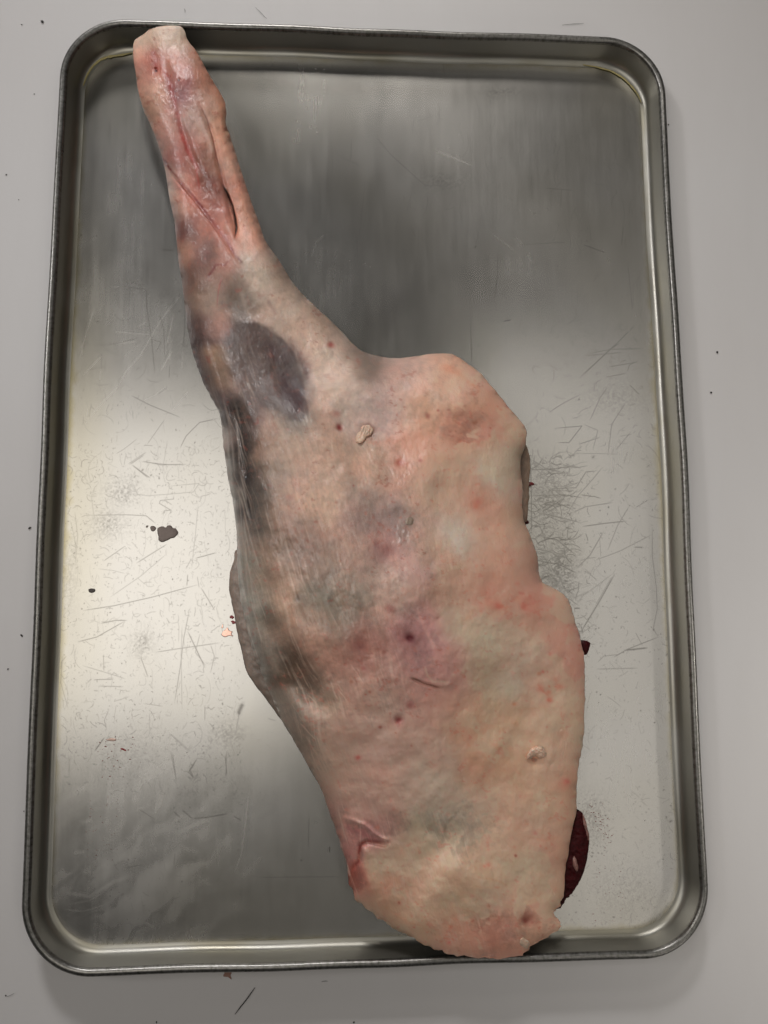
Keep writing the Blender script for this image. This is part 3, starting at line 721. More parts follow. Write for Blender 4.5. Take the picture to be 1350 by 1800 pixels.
SAMP = """255 75 190 155 135|300 65 185 160 140|345 100 175 120 100|270 100 172 95 80|240 130 175 120 105|320 130 165 105 100|300 110 175 110 95|280 165 200 145 125|320 160 145 92 97|370 150 170 115 95|380 190 180 125 100|345 185 175 130 120|310 190 185 128 122|265 200 180 130 110|300 230 185 135 125|345 225 175 135 125|385 230 190 140 115|330 260 160 92 84|290 260 170 120 110|310 280 160 98 92|360 290 145 88 74|400 290 190 135 115|300 320 185 155 145|330 330 178 108 94|372 325 125 70 60|420 330 190 130 110|308 370 165 132 122|345 360 180 115 100|380 370 162 95 85|435 380 192 137 115|328 400 112 68 63|365 400 170 105 90|390 420 170 110 95|442 425 182 130 110|335 440 150 105 90|362 445 105 70 66|400 450 165 105 90|450 450 160 135 120|330 490 105 75 65|380 490 145 105 90|360 520 150 120 100|412 515 108 88 74|450 500 165 145 130|495 495 150 128 112|345 570 92 64 60|380 560 165 115 100|430 540 118 98 84|470 540 180 155 138|520 550 180 150 130|560 565 160 135 115
345 610 82 60 60|368 630 150 115 90|388 660 140 110 90|380 700 98 78 78|350 650 85 65 70|425 590 95 72 73|445 605 82 60 64|470 620 90 72 76|505 640 76 58 66|425 640 120 100 95|430 680 142 122 114|470 660 110 88 88|500 690 84 64 72|522 700 72 55 62|540 690 135 115 108|455 700 108 88 86|490 720 120 105 98|533 740 140 125 115|540 600 190 158 138|570 630 190 160 140|605 615 168 142 126|600 660 180 155 140|565 690 188 155 138|555 750 170 140 122|642 640 115 99 88|700 650 165 130 118|620 700 172 147 134|680 720 170 145 138|740 650 175 135 118|790 640 165 120 95|830 680 175 130 108|780 690 178 135 110|840 720 150 102 78|805 755 155 94 74|860 760 170 110 90|900 760 190 150 120|740 720 178 130 100|730 780 185 125 100|780 810 190 155 125|850 810 188 165 140|890 800 188 165 140|870 835 160 150 130|910 850 180 150 130|840 885 190 140 115|800 930 165 155 140|850 930 190 150 125|900 920 192 150 120|920 980 190 140 115|880 980 185 135 110|950 1040 170 110 90|900 1050 178 125 102|862 1060 172 116 95|800 1040 180 140 115|760 980 172 132 112|850 1120 187 172 142|810 1090 180 160 132|900 1120 185 165 138|960 1090 175 125 102|1000 1120 175 120 100|1010 1180 175 115 95|980 1200 185 150 122|930 1170 185 155 130|850 1180 182 157 127|890 1210 187 167 140|880 1250 180 145 110|960 1240 180 140 112|1010 1260 180 145 115|830 1280 165 120 90|930 1300 180 145 112|990 1330 178 140 112|880 1350 165 125 92|830 1340 158 113 84|790 1340 165 130 108|1000 1400 170 130 100|940 1400 165 130 100|860 1400 160 130 105|780 1400 155 140 120|830 1440 125 112 95|770 1440 120 115 100|800 1480 120 105 85|740 1470 145 130 105|870 1470 130 115 92|900 1440 150 120 95|950 1450 160 125 100|980 1480 165 120 95|900 1520 162 142 112|850 1540 152 132 102|780 1530 155 130 100|700 1510 160 130 105|660 1520 165 140 112|680 1560 155 105 80|740 1560 160 125 98|800 1590 155 130 100|860 1580 165 140 112|950 1560 160 125 98|930 1600 150 105 82|870 1620 150 95 75|810 1630 150 100 78|740 1620 150 115 88|690 1600 150 115 88|650 1580 145 105 82|870 1660 148 98 80|800 1660 148 102 82|940 1630 150 105 80|970 1620 160 120 95
625 1540 100 45 38|620 1490 130 75 70|650 1468 125 75 72|600 1445 120 80 72|680 1460 130 90 82|600 1380 152 117 100|640 1400 165 125 110|690 1380 165 125 108|565 1340 130 108 92|545 1300 120 102 88|600 1300 160 125 108|680 1300 165 130 115|740 1300 168 130 112|740 1370 165 140 120|560 1250 145 120 105|620 1230 150 110 95|680 1240 155 120 105|740 1230 158 110 98|790 1240 160 115 95|780 1180 160 105 98|730 1150 138 88 88|740 1100 152 98 98|700 1180 150 105 95|640 1160 145 90 78|640 1120 140 90 78|700 1050 165 130 115|600 1180 150 105 90|560 1130 150 110 92|600 1080 115 100 85|560 1050 110 100 85|620 1040 125 110 95|660 1010 155 125 112|580 1000 135 110 95|620 970 155 120 105|540 980 132 102 88|520 930 145 110 95|480 950 125 100 84|500 1010 147 117 97|470 1020 125 105 88|540 1090 135 105 85|500 1070 150 120 98|500 1120 115 90 74|480 1090 105 90 75|515 1170 78 60 47|540 1210 82 68 56|490 1160 88 80 70|465 1150 110 104 94|450 1090 112 112 102|445 1040 130 125 112|430 1000 125 118 105|580 1230 125 105 88|520 1230 118 104 92|500 1250 125 112 100
400 770 135 116 110|424 780 60 55 53|415 730 66 57 55|432 830 50 47 47|408 830 130 124 118|414 870 128 120 113|437 900 68 64 62|450 930 86 78 70|426 940 125 116 106|460 780 132 102 84|475 830 132 110 94|492 880 140 112 95|452 870 84 76 70|467 900 108 93 81|440 740 100 80 75|470 740 165 130 115|510 790 168 140 120|560 800 180 145 122|520 850 175 138 118|560 880 180 145 120|610 830 178 140 118|650 820 175 138 115|700 830 178 130 110|640 880 150 125 115|690 900 145 120 115|720 920 132 108 100|640 920 140 112 105|680 950 150 110 105|700 980 170 126 118|740 1000 178 136 126|740 880 175 140 118|780 870 180 145 120|750 930 165 130 115"""
SP = []  # the sampled colours carry local shade; irr removes only the broad light
for ln in SAMP.replace('\n', '|').split('|'):
    x, y, r, g, b = map(float, ln.split()); SP.append((x, y, r, g, b))
_sx = np.array([s[0] for s in SP]); _sy = np.array([s[1] for s in SP])
_dd = np.hypot(_sx[:, None] - _sx, _sy[:, None] - _sy) + np.eye(len(SP)) * 1e6
_rr = np.clip(np.sort(_dd, 1)[:, :2].mean(1) * .66, 9, 40)      # each sample reaches about half way to its neighbours
_goal = np.log(np.array([srgb(s[2:]) for s in SP])); _val = _goal.copy()
for _ in range(5):      # sharpen the samples so that the blended field passes through them
    _val = np.clip(_val + .8 * (_goal - rbf(_sx, _sy, np.c_[_sx, _sy, _rr, _val])), _goal - .7, _goal + .5)
LIN = np.c_[_sx, _sy, _rr, _val]

def irr(X, Y):
    """broad room light, divided out of the flesh tones; local shade stays in them"""
    u = (X - 650) / 400; v = (Y - 900) / 800
    return np.maximum(IRR[0] + IRR[1] * u + IRR[2] * v + IRR[3] * u * u + IRR[4] * u * v + IRR[5] * v * v + IRR[6] * v ** 3 + IRR[7] * u * v * v, .1)
IRR = (.475, -.21, -.31, -.26, .39, .0, -.03, .33)

def flesh(X, Y, Z):
    S = X * AX[0] + Y * AX[1]; P = X * PX_[0] + Y * PX_[1]
    # ragged borders between the patches
    wx = 9 * fbm(X * .02, Y * .02, 4, 201) + 4 * fbm(X * .08, Y * .08, 3, 205)
    wy = 13 * fbm(X * .02, Y * .02, 4, 211) + 4 * fbm(X * .08, Y * .08, 3, 215)
    base = np.exp(rbf(_gx, _gy, LIN))
    k = np.clip(np.minimum(X - 225, 1e9) / 60, .25, 1)
    C = np.stack([sample(GRID, base[..., i], X + wx * k, Y + wy * k) for i in range(3)], -1)
    def tint(C, m, rgb, a=1.0):
        m = np.clip(m * a, 0, 1)[..., None]
        return C * (1 - m) + srgb(rgb) * m
    lum = C @ np.array([.3, .55, .15])
    C = C ** .76 * (lum[..., None] * np.array([1.13, .965, .875])) ** .24
    low = smooth(500, 760, Y)
    # dark muscle under the membrane, with a crisp border
    band = stroke(X + wx * .6, Y + wy * .6, [(432,455),(465,505),(515,555),(560,610),(588,670),(600,720)], 20, 34)
    C = tint(C, band, (194, 172, 154), .55)
    mu = inside(X + wx * .25, Y + wy * .25, [(415,574),(437,566),(465,571),(495,592),(518,622),(533,655),(543,690),(545,712),(530,742),(508,738),(484,718),(458,704),(430,692),(412,662),(403,622),(405,590)])
    C = tint(C, smooth(-12 + 9 * smooth(440, 500, X - (Y - 640) * .3), 5, mu), (93, 80, 77), .82)
    C = tint(C, blob(X + wx, Y + wy, 512, 690, 22, 40, -20, 2), (66, 50, 58), .7)
    C = tint(C, blob(X + wx, Y + wy, 490, 620, 30, 20, 40, 2), (74, 58, 64), .5)
    C = tint(C, stroke(X + wx * .4, Y + wy * .4, [(437,568),(475,575),(510,610),(530,655),(537,690)], 5, 4), (70, 54, 58), .5)
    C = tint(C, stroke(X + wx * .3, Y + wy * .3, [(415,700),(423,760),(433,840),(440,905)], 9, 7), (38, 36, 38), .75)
    C = tint(C, stroke(X, Y, [(398,745),(402,800),(411,880),(418,950),(424,1020),(440,1095)], 2.2, 2.5), (165, 162, 155), .55)
    C = tint(C, stroke(X, Y, [(392,700),(406,760),(412,830)], 2, 2), (150, 145, 140), .4)
    # veins and the slit
    vn = .55 + .5 * smooth(-.5, .5, fbm(X * .06, Y * .06, 3, 288))
    C = tint(C, vn * stroke(X + .3 * wx, Y + .3 * wy, [(283,272),(298,297),(318,320),(345,350),(372,388),(398,424),(424,460)], 2.6, 3.2, False), (100, 28, 28), 1.0)
    C = tint(C, stroke(X + .3 * wx, Y + .3 * wy, [(290,300),(330,340),(372,388),(410,440)], 7, 8), (150, 72, 66), .35)
    C = tint(C, vn * stroke(X + .3 * wx, Y + .3 * wy, [(408,455),(396,464),(380,466),(372,478),(364,488)], 2.4, 2.6), (105, 40, 40), .85)
    C = tint(C, stroke(X, Y, [(390,488),(384,510),(381,540)], 1.2, 1.0), (150, 80, 72), .8)
    C = tint(C, stroke(X + .3 * wx, Y, [(282,108),(300,150),(312,200),(324,245),(340,280),(356,305)], 5, 3), (150, 60, 62), .6)
    C = tint(C, stroke(X, Y, [(268,88),(272,105),(276,125)], 6, 5), (150, 62, 55), .75)
    C = tint(C, stroke(X + .3 * wx, Y, [(312,215),(330,262),(345,292),(352,340)], 3.2, 2), (150, 66, 58), .6)
    C = tint(C, stroke(X + .2 * wx, Y, [(345,285),(362,305),(378,328),(388,345)], 5, 6), (108, 58, 50), .6)
    C = tint(C, stroke(X, Y, [(325,190),(350,212),(368,245),(376,270)], 7, 4), (200, 178, 168), .45)
    C = tint(C, stroke(X, Y, [(352,186),(364,210),(374,245),(380,275),(388,300),(393,325)], 1.5, 1.8), (110, 66, 58), .7)
    C = tint(C, stroke(X, Y, [(389,322),(400,340),(409,362),(414,385),(416,400),(413,416)], 2.0, 1.4), (28, 12, 10), 1.2)  # darkness inside the slit, painted along its groove
    # torn edge of the white tissue
    C = tint(C, stroke(X + .4 * wx, Y + .4 * wy, [(416,498),(424,512),(428,530),(434,545),(445,560),(470,572),(500,592),(520,622),(533,660),(540,700),(548,740)], 4, 4), (190, 170, 155), .25)
    C = tint(C, blob(X + wx * .6, Y + wy * .6, 410, 512, 13, 16, 0, 2), (104, 84, 70), .7)
    C = tint(C, stroke(X + wx * .5, Y + wy * .5, [(466,524),(476,540),(484,556)], 4, 4), (140, 105, 98), .4)
    # red spots
    spots = []
    for x, y, r, q, a in [(719,1122,22,(134,74,74),.35),(719,1122,8,(88,20,28),1.0),(274,122,2.2,(50,8,12),1.2),(316,139,2.0,(60,24,30),1),(597,750,6,(140,52,52),.9),(592,728,7,(176,100,90),.5),(583,605,6,(175,85,78),.8),(702,813,5,(152,60,50),.9),(702,813,13,(178,100,80),.5),
                          (632,1136,13,(124,60,56),.5),(700,1267,6,(118,38,38),1),(700,1267,12,(140,75,70),.5),(722,1238,8,(138,66,64),.6),(835,886,6,(165,80,64),.7),(838,882,18,(188,118,94),.6),(876,1066,7,(140,66,54),.8),(866,1060,22,(166,96,78),.6),
                          (920,1066,6,(136,62,52),.7),(928,1058,17,(160,92,76),.6),(893,716,5,(125,50,48),.8),(510,873,6,(170,105,90),.5),(631,1333,5,(158,75,68),.8),(902,1378,3,(120,80,60),.6),(907,1503,3.5,(128,60,46),.8),(702,1588,3.5,(128,66,50),.8),(996,1376,6,(150,66,60),.8),
                          (990,1380,13,(160,95,78),.5),(686,1070,10,(140,70,66),.6),(680,968,11,(140,80,78),.6),(668,975,20,(150,100,96),.5),(1008,1112,14,(160,98,80),.5),(965,1215,6,(160,90,70),.7),(950,1208,8,(165,98,78),.7),(968,1228,6,(150,78,62),.7),(983,1205,8,(160,92,72),.7),
                          (905,1270,6,(120,88,58),.6),(990,1290,10,(165,112,88),.5),(918,1150,5,(160,110,88),.6),(660,960,8,(128,84,84),.4),(860,500,1,(1,1,1),0),(924,1618,6,(110,45,38),.9),(928,1612,14,(132,72,56),.6),(870,1650,22,(142,84,66),.4),(640,1110,14,(132,78,66),.3),
                          (524,1052,7,(80,66,60),.5),(700,900,10,(110,88,84),.4),(530,1062,14,(100,88,76),.3),(872,838,5,(120,112,98),.5)]:
        spots.append((x, y, r, q, a))
    # fine red capillaries and thin lines in the fat
    for pts, w, q, a in [([(905,1272),(912,1258),(918,1248)], 2.5, (128,98,68), .6), ([(908,1248),(930,1246),(955,1242),(962,1250)], 2, (135,104,74), .6), ([(945,1202),(955,1214),(968,1226),(980,1218)], 2, (150,82,62), .6), ([(975,1198),(990,1208),(1000,1204)], 2, (150,88,68), .5),
                         ([(810,1095),(828,1082),(832,1070)], 2, (160,128,98), .6), ([(830,1200),(850,1192),(870,1178)], 2, (164,128,98), .6), ([(723,1190),(745,1200),(775,1210)], 1.6, (98,66,54), .9), ([(735,1070),(745,1100),(760,1130),(780,1170),(795,1205)], 3, (188,138,130), .5),
                         ([(748,1172),(752,1186),(762,1198),(790,1200)], 1.5, (205,170,150), .7), ([(806,1425),(784,1448),(778,1480),(770,1492)], 3, (96,86,74), .6), ([(764,1440),(745,1470),(740,1490)], 3, (108,96,78), .5), ([(835,1540),(862,1545),(885,1552),(895,1560)], 2, (134,108,76), .6),
                         ([(832,1558),(850,1562),(890,1560)], 1.5, (138,112,80), .5), ([(700,1478),(715,1475)], 2, (130,112,88), .5), ([(800,1495),(815,1520)], 2, (124,92,76), .4), ([(850,1580),(890,1592),(930,1588),(960,1575)], 3, (172,150,120), .4), ([(925,1470),(960,1478),(985,1470)], 3, (140,98,74), .5),
                         ([(800,1595),(860,1610),(910,1612)], 2, (132,88,66), .5), ([(670,1590),(720,1622),(780,1650)], 3, (128,92,68), .4), ([(640,1600),(690,1625)], 2, (120,86,62), .5), ([(812,660),(790,652),(770,648)], 5, (172,108,80), .5), ([(770,640),(800,650),(820,668),(850,690)], 4, (165,104,76), .5),
                         ([(790,705),(800,730),(795,750)], 6, (140,106,76), .4), ([(800,770),(830,782),(870,775)], 5, (150,84,64), .5), ([(915,790),(922,770),(925,800)], 3, (150,100,84), .6), ([(918,812),(912,850),(916,880)], 3, (165,120,104), .6),
                         ([(785,895),(800,896),(812,897)], 2, (150,118,104), .5), ([(640,775),(665,780),(690,776),(720,760)], 5, (176,118,98), .4)]:
        C = tint(C, stroke(X + wx * .2, Y + wy * .2, pts, w), q, a)
    C = tint(C, blob(X, Y, 939, 1336, 8, 5, 10, 2), (58, 30, 24), .9)  # dark of the hole beside the fat knob, painted in
    C = tint(C, stroke(X, Y, [(636,752),(648,746),(657,753),(656,766),(647,774)], 4, 4), (118, 78, 66), .7)  # curved shadow round the other knob, painted into the flesh colour
    # torn membrane at lower left: dark wet lip
    C = tint(C, stroke(X + wx * .2, Y + wy * .2, [(604,1440),(616,1462),(630,1460),(650,1472),(672,1478),(683,1482)], 5, 3), (118, 66, 68), .6)
    C = tint(C, stroke(X + wx * .15, Y + wy * .15, [(684,1480),(662,1479),(645,1477),(634,1482),(631,1498),(630,1514),(622,1522),(616,1535),(616,1552)], 2.4, 4.5), (92, 34, 28), .95)
    C = tint(C, stroke(X, Y, [(621,1520),(618,1545),(630,1568)], 9, 7), (104, 50, 38), .65)
    C = tint(C, blob(X + wx * .3, Y + wy * .3, 658, 1530, 14, 36, -15, 2), (178, 154, 126), .5)
    # mottling and fibres
    fat = smooth(740, 840, X + (Y - 1150) * -.10) * smooth(600, 700, Y) + smooth(1450, 1520, Y) * smooth(650, 700, X)
    fat = np.clip(fat, 0, 1)
    fx = X + 14 * fbm(X * .03, Y * .03, 3, 501); fy = Y + 14 * fbm(X * .03, Y * .03, 3, 505)
    q = fbm(fx * .022, fy * .022, 4, 511, .55)
    C = tint(C, smooth(.10, .26, q) * fat, (168, 122, 98), .24)
    C = tint(C, smooth(-.14, -.30, q) * fat, (196, 180, 150), .30)
    rid = np.exp(-(fbm(fx * .035, fy * .035, 3, 521) / .022) ** 2) * smooth(-.1, .3, fbm(X * .02, Y * .02, 2, 525))
    C = tint(C, rid * (.2 + .6 * fat), (142, 92, 70), .30)
    rid = np.exp(-(fbm(fx * .07, fy * .06, 3, 531) / .03) ** 2) * smooth(.0, .35, fbm(X * .03, Y * .03, 2, 535))
    C = tint(C, rid, (150, 96, 80), .22)
    fl = smooth(.34, .52, fbm(X * .11, Y * .13, 3, 541, .6)) * smooth(.0, .3, fbm(X * .02, Y * .02, 2, 545))
    C = tint(C, fl, (142, 70, 56), .45)
    gr = smooth(.1, .4, fbm(X * .06, Y * .05, 4, 551, .65))
    C = tint(C, gr, (120, 104, 92), .16)
    n1 = fbm(X * .03, Y * .03, 5, 301, .6); n2 = fbm(X * .12, Y * .12, 4, 311, .6)
    n3 = fbm(X * .33, Y * .33, 3, 317)
    C *= (1 + .21 * n1 + .15 * n2 + .06 * n3)[..., None]
    C *= np.stack([1 + .05 * n1, 1 - .05 * n1 + .03 * n2, 1 - .07 * n1], -1)
    rs = np.clip(fbm(X * .045, Y * .045, 4, 321, .6) - .18, 0, 1) * 1.8 * smooth(600, 900, X + Y * .2)
    C = tint(C, rs, (172, 118, 98), .24)
    sp = np.clip(fbm(X * .10, Y * .10, 3, 331) - .42, 0, 1) * 4
    C = tint(C, sp, (152, 90, 76), .22)
    left = smooth(800, 600, X - (Y - 1100) * .35) * low
    pd = P + 10 * fbm(X * .012, Y * .012, 2, 341)
    fib = fbm(pd * .35, S * .02, 3, 351, .6); fib2 = fbm(pd * .8, S * .035, 2, 355)
    C *= (1 + (left * .09 + .012) * fib + (.04 * left + .006) * fib2)[..., None]
    strand = np.clip(fbm(pd * .22, S * .012, 3, 361, .6) - .25, 0, 1) * 3.2 * left
    C = tint(C, strand, (198, 178, 162), .14)
    for k in range(110):     # single pale strands of membrane running down the flank
        x = 590 + rng.randn() * 38; y = 1310 + rng.randn() * 75; L = 10 + 42 * rng.rand() ** 1.5; a = math.radians(66 + rng.randn() * 9)
        C = tint(C, stroke(X + wx * .2, Y, [(x, y), (x + L * .5 * math.cos(a), y + L * .5 * math.sin(a)), (x + L * math.cos(a), y + L * math.sin(a))], 1.0, .7), (205, 180, 160), .06 + .2 * rng.rand())
    for k in range(26):
        x = 412 + 4 * rng.randn(); y = 700 + 420 * rng.rand(); x += (y - 800) * .05 + 12 * rng.rand(); L = 40 + 70 * rng.rand(); a = math.radians(80 + rng.randn() * 4)
        C = tint(C, stroke(X, Y, [(x, y), (x + L * math.cos(a), y + L * math.sin(a))], 1.1, .9), (150, 144, 136), .2 + .3 * rng.rand())
    R9 = np.random.RandomState(19)
    for cx, cy, n, sp in [(960,1215,10,28),(880,1060,7,22),(930,1062,6,20),(835,885,6,20),(1000,1120,6,22),(905,1275,5,22),(850,1560,7,50),(930,1480,7,35),(800,1650,7,45),(690,1590,6,40),(700,1250,6,40),(880,740,8,35),(800,760,6,30),(990,1300,5,30),(560,960,6,50),(650,1150,5,40)]:
        for _ in range(n):
            spots.append((cx + R9.randn() * sp, cy + R9.randn() * sp, 1.6 + 3.2 * R9.rand() ** 2, (142 + 20 * R9.rand(), 66 + 24 * R9.rand(), 54 + 18 * R9.rand()), .35 + .4 * R9.rand()))
    for x, y, r, q, a in spots:
        C = tint(C, blob(X + wx * .35, Y + wy * .35, x, y, r * 1.1, r * .95, 20, 1.2), np.array(q) * .88, a * 1.15)
    lum = C @ np.array([.3, .55, .15])
    kk = (.22 - .20 * smooth(560, 420, Y))[..., None]
    C = C * (1 - kk) + lum[..., None] * np.array([1.07, .97, .92]) * kk
    C = C * (1 + .28 * smooth(560, 400, Y))[..., None]
    C = C * np.array([.93, .885, .86]) / irr(X, Y)[..., None]
    # wetness: glossy in the middle, on the bare muscle and on the shank
    wet = .25 + blob(X, Y, 710, 970, 130, 150, 0, 1.5) * 1.0 + blob(X, Y, 465, 670, 70, 110, -20, 1.5) * .25 + blob(X, Y, 300, 150, 60, 90, 0, 1.5) * .45 + blob(X, Y, 345, 330, 50, 120, -20, 1.5) * .4 + .3 * left
    wet += .35 * fbm(X * .05, Y * .05, 4, 401) - .6 * blob(X, Y, 490, 690, 60, 70, 0, 1.5)
    C = C * np.minimum(1, .80 / np.maximum(C.max(-1, keepdims=True), .01))
    return np.clip(C, .004, .85), np.clip(wet, 0, 1)

def m_flesh(name='raw_flesh', attr=True, col=(.3, .1, .08), wet=.5):
    m = NT(name)
    if attr:
        c = m.add('ShaderNodeAttribute', attribute_name='flesh').outputs['Color']
        w = m.add('ShaderNodeAttribute', attribute_name='wet').outputs['Fac']
    else:
        n = m.noise(160, 4, .6, m.coord())
        c = m.mix(m.ramp(n, [(.35, G(0)), (.65, G(1))]), tuple(v * .78 for v in col) + (1,), tuple(min(v * 1.15, 1) for v in col) + (1,)); w = wet
    gr = m.noise(1400, 3, .6, m.coord((1, .6, 1)))
    c = m.mix(m.math('MULTIPLY', gr, .16), c, (.30, .16, .12, 1), 'MULTIPLY') if False else c
    m.set(m.b.inputs['Base Color'], c)
    m.set(m.b.inputs['Roughness'], m.math('SUBTRACT', m.math('MULTIPLY_ADD', gr, .16, .42), m.math('MULTIPLY', w, .24)))
    m.b.inputs['Specular IOR Level'].default_value = .45
    m.b.inputs['Subsurface Weight'].default_value = .22
    m.b.inputs['Subsurface Radius'].default_value = (1.0, .35, .22)
    m.b.inputs['Subsurface Scale'].default_value = .0035
    m.set(m.b.inputs['Coat Weight'], m.math('MULTIPLY', w, .75) if attr else wet * .7)
    m.b.inputs['Coat Roughness'].default_value = .10
    cb = m.add('ShaderNodeBump', {'Strength': .55, 'Distance': .0016, 'Height': m.noise(330, 3, .55, m.coord((1, .7, 1)))})
    m.set(m.b.inputs['Coat Normal'], cb.outputs[0])
    f1 = m.noise(700, 3, .6, m.coord((1, .55, 1))); f2 = m.noise(2200, 2, .5, m.coord())
    m.bump(m.math('MULTIPLY_ADD', f1, 1.0, m.math('MULTIPLY', f2, .35)), .45, .0006)
    return m.m

leg = put(empty('raw_leg_joint', tuple(un(650, 1000, Z_FLOOR))), 'large raw skinned leg of meat with long narrow shank lying diagonally in the tray', 'meat')
L0 = np.array(leg.location)
def own(o):
    o.parent = leg; o.matrix_parent_inverse = Matrix.Translation(-Vector(L0)); return o
NR, NC = 1080, 400
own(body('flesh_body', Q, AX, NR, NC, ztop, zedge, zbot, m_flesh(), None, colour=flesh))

def small_body(name, pts, ztop_mm, zedge_mm, zb_mm, mat, L=12, nr=60, nc=30, ax=(0.05, 1), wob=.8, bumpy=.5, seed=5):
    ax = np.array(ax, float); ax /= np.linalg.norm(ax)
    q = fine_outline(pts, wob, 2.0, seed)
    fg = inflate(q, L, 2.5, 300)
    zt = lambda X, Y: (zedge_mm + (ztop_mm - zedge_mm) * np.sqrt(np.clip(sample(fg, fg[3], X, Y), 0, 1)) + bumpy * fbm(X * .12, Y * .12, 4, seed) * np.clip(sample(fg, fg[3], X, Y) * 4, 0, 1)) / 1000
    return body(name, q, ax, nr, nc, zt, lambda X, Y: np.full(X.shape, zedge_mm / 1000), lambda X, Y, ze: np.full(X.shape, zb_mm / 1000), mat, None, nb=6)

# the flap that shows from under the left flank
own(small_body('under_flap', [(418,965),(411,985),(404,1010),(403,1035),(409,1066),(415,1100),(421,1130),(432,1177),(444,1198),(455,1213),(481,1248),(500,1275),(530,1325),(560,1375),(600,1380),(600,1200),(520,1050),(470,980)], 17, 9, 3.4,
               m_flesh('flap_flesh', False, (.34, .265, .22), .3), L=30, nr=160, nc=60, ax=(.3, 1), bumpy=.8))
dm = m_flesh('dark_red_muscle', False, (.042, .003, .004), .0)
dm.node_tree.nodes['Principled BSDF'].inputs['Specular IOR Level'].default_value = .15
o = own(small_body('exposed_muscle', [(1004,1440),(1012,1427),(1018,1425),(1024,1430),(1029,1446),(1034,1462),(1036,1472),(1035,1490),(1033,1507),(1028,1525),(1023,1541),(1016,1555),(1008,1567),(996,1580),(988,1592),(981,1598),(960,1580),(960,1480)], 17, 11, 3.4, dm, L=14, nr=120, nc=40, seed=8, bumpy=1.6))
fatm = m_flesh('pale_fat', False, (.80, .57, .43), .3)
own(small_body('fat_streak', [(1024,1432),(1029,1440),(1033,1456),(1036,1468),(1035,1480),(1032,1474),(1029,1462),(1026,1450)], 16.5, 12.5, 10, m_flesh('membrane_fat', False, (.26, .13, .11), .5), L=4, nr=40, nc=12, seed=9))
own(small_body('fat_streak', [(1008,1505),(1014,1512),(1017,1524),(1015,1532),(1009,1526),(1006,1516)], 19.5, 15.0, 12, bpy.data.materials['membrane_fat'], L=4, nr=30, nc=12, seed=10))
own(small_body('muscle_tip', [(1020,1127),(1030,1126),(1037,1130),(1036,1138),(1031,1151),(1022,1148)], 13, 9, 3.4, dm, L=6, nr=30, nc=16, seed=11))
own(small_body('muscle_tip', [(905,846),(924,847),(936,848),(939,851),(928,855),(910,856)], 8, 5.5, 3.4, m_flesh('bright_red_muscle', False, (.16, .015, .015), .6), L=4, nr=20, nc=24, seed=12))
own(small_body('muscle_tip', [(905,905),(922,912),(930,917),(928,922),(920,921),(908,920)], 8, 5.5, 3.4, dm, L=4, nr=20, nc=20, seed=13))
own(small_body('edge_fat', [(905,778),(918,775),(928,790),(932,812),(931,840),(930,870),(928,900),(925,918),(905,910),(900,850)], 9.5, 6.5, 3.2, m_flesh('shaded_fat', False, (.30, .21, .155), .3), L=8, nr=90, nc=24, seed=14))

def nodule(pts_px, cx, cy, h_mm, mat, seed, rough=1.0):
    """a little knob of fat standing on the skin"""
    zc = float(ztop(np.array([[cx]], float), np.array([[cy]], float))[0, 0])
    q = fine_outline(pts_px, 1.0, 1.2, seed)
    fg = inflate(q, 5, 1.5, 200)
    def zt(X, Y):
        g = np.sqrt(np.clip(sample(fg, fg[3], X, Y), 0, 1))
        return ztop(X, Y) - .0004 + (h_mm * g + rough * .5 * fbm(X * .35, Y * .35, 3, seed) * g) / 1000
    return own(body('fat_nodule', q, np.array([0., 1.]), 36, 30, zt, lambda X, Y: ztop(X, Y) - .0006, lambda X, Y, ze: ze - .001, mat, None, nb=6))
nodule([(625,770),(628,762),(633,756),(637,748),(646,746),(653,750),(656,757),(653,765),(645,768),(640,776),(633,780),(626,777)], 640, 763, 4.2, fatm, 21, 2.2)
nodule([(926,1328),(931,1318),(940,1313),(950,1311),(957,1317),(961,1325),(955,1331),(948,1334),(940,1328),(933,1333),(927,1334)], 945, 1322, 4.6, fatm, 22, 2.6)
nodule([(712,918),(717,910),(723,909),(727,915),(725,921),(718,923)], 720, 916, 1.6, m_flesh('grey_fat', False, (.34, .26, .20), .4), 23)
nodule([(914,1655),(920,1648),(926,1652),(931,1660),(926,1667),(918,1664)], 922, 1658, 2.0, fatm, 24)

# ------------------------------------------------------------------ drips, bits and hairs
def flat_m(name, col, rough=.3, noise=0.3, film=0.0):
    m = NT(name); n = m.noise(900, 3, .6, m.coord())
    m.set(m.b.inputs['Base Color'], m.mix(n, tuple(c * (1 - noise) for c in col) + (1,), tuple(min(1, c * (1 + noise)) for c in col) + (1,)))
    m.b.inputs['Roughness'].default_value = rough
    m.b.inputs['Metallic'].default_value = film
    return m.m

def drip(name, pts, z0, h_mm, mat, label, cat, group=None, seed=1, parent=None, wob=1.0):
    """a low domed puddle lying on a level surface"""
    q = fine_outline(pts, wob, 1.2, seed)
    c = q.mean(0); C0 = un(c[0], c[1], z0)
    W = un(q[:, 0], q[:, 1], np.full(len(q), z0)) - C0
    bm = bmesh.new(); rings = []
    prof = [(1.0, -.3), (1.0, .15), (.95, .6), (.82, .9), (.55, 1.0), (.25, 1.0)]
    for s, k in prof: rings.append([bm.verts.new((w[0] * s, w[1] * s, h_mm / 1000 * k)) for w in W])
    for a, b in zip(rings, rings[1:]):
        for i in range(len(W)): bm.faces.new((a[i], a[(i + 1) % len(W)], b[(i + 1) % len(W)], b[i]))
    bm.faces.new(rings[-1]); bm.faces.new(rings[0][::-1])
    bmesh.ops.recalc_face_normals(bm, faces=bm.faces)
    me = bpy.data.meshes.new(name); bm.to_mesh(me); bm.free(); shade(me)
    o = link(name, me, mat); o.location = C0
    if label: put(o, label, cat, group)
    return o

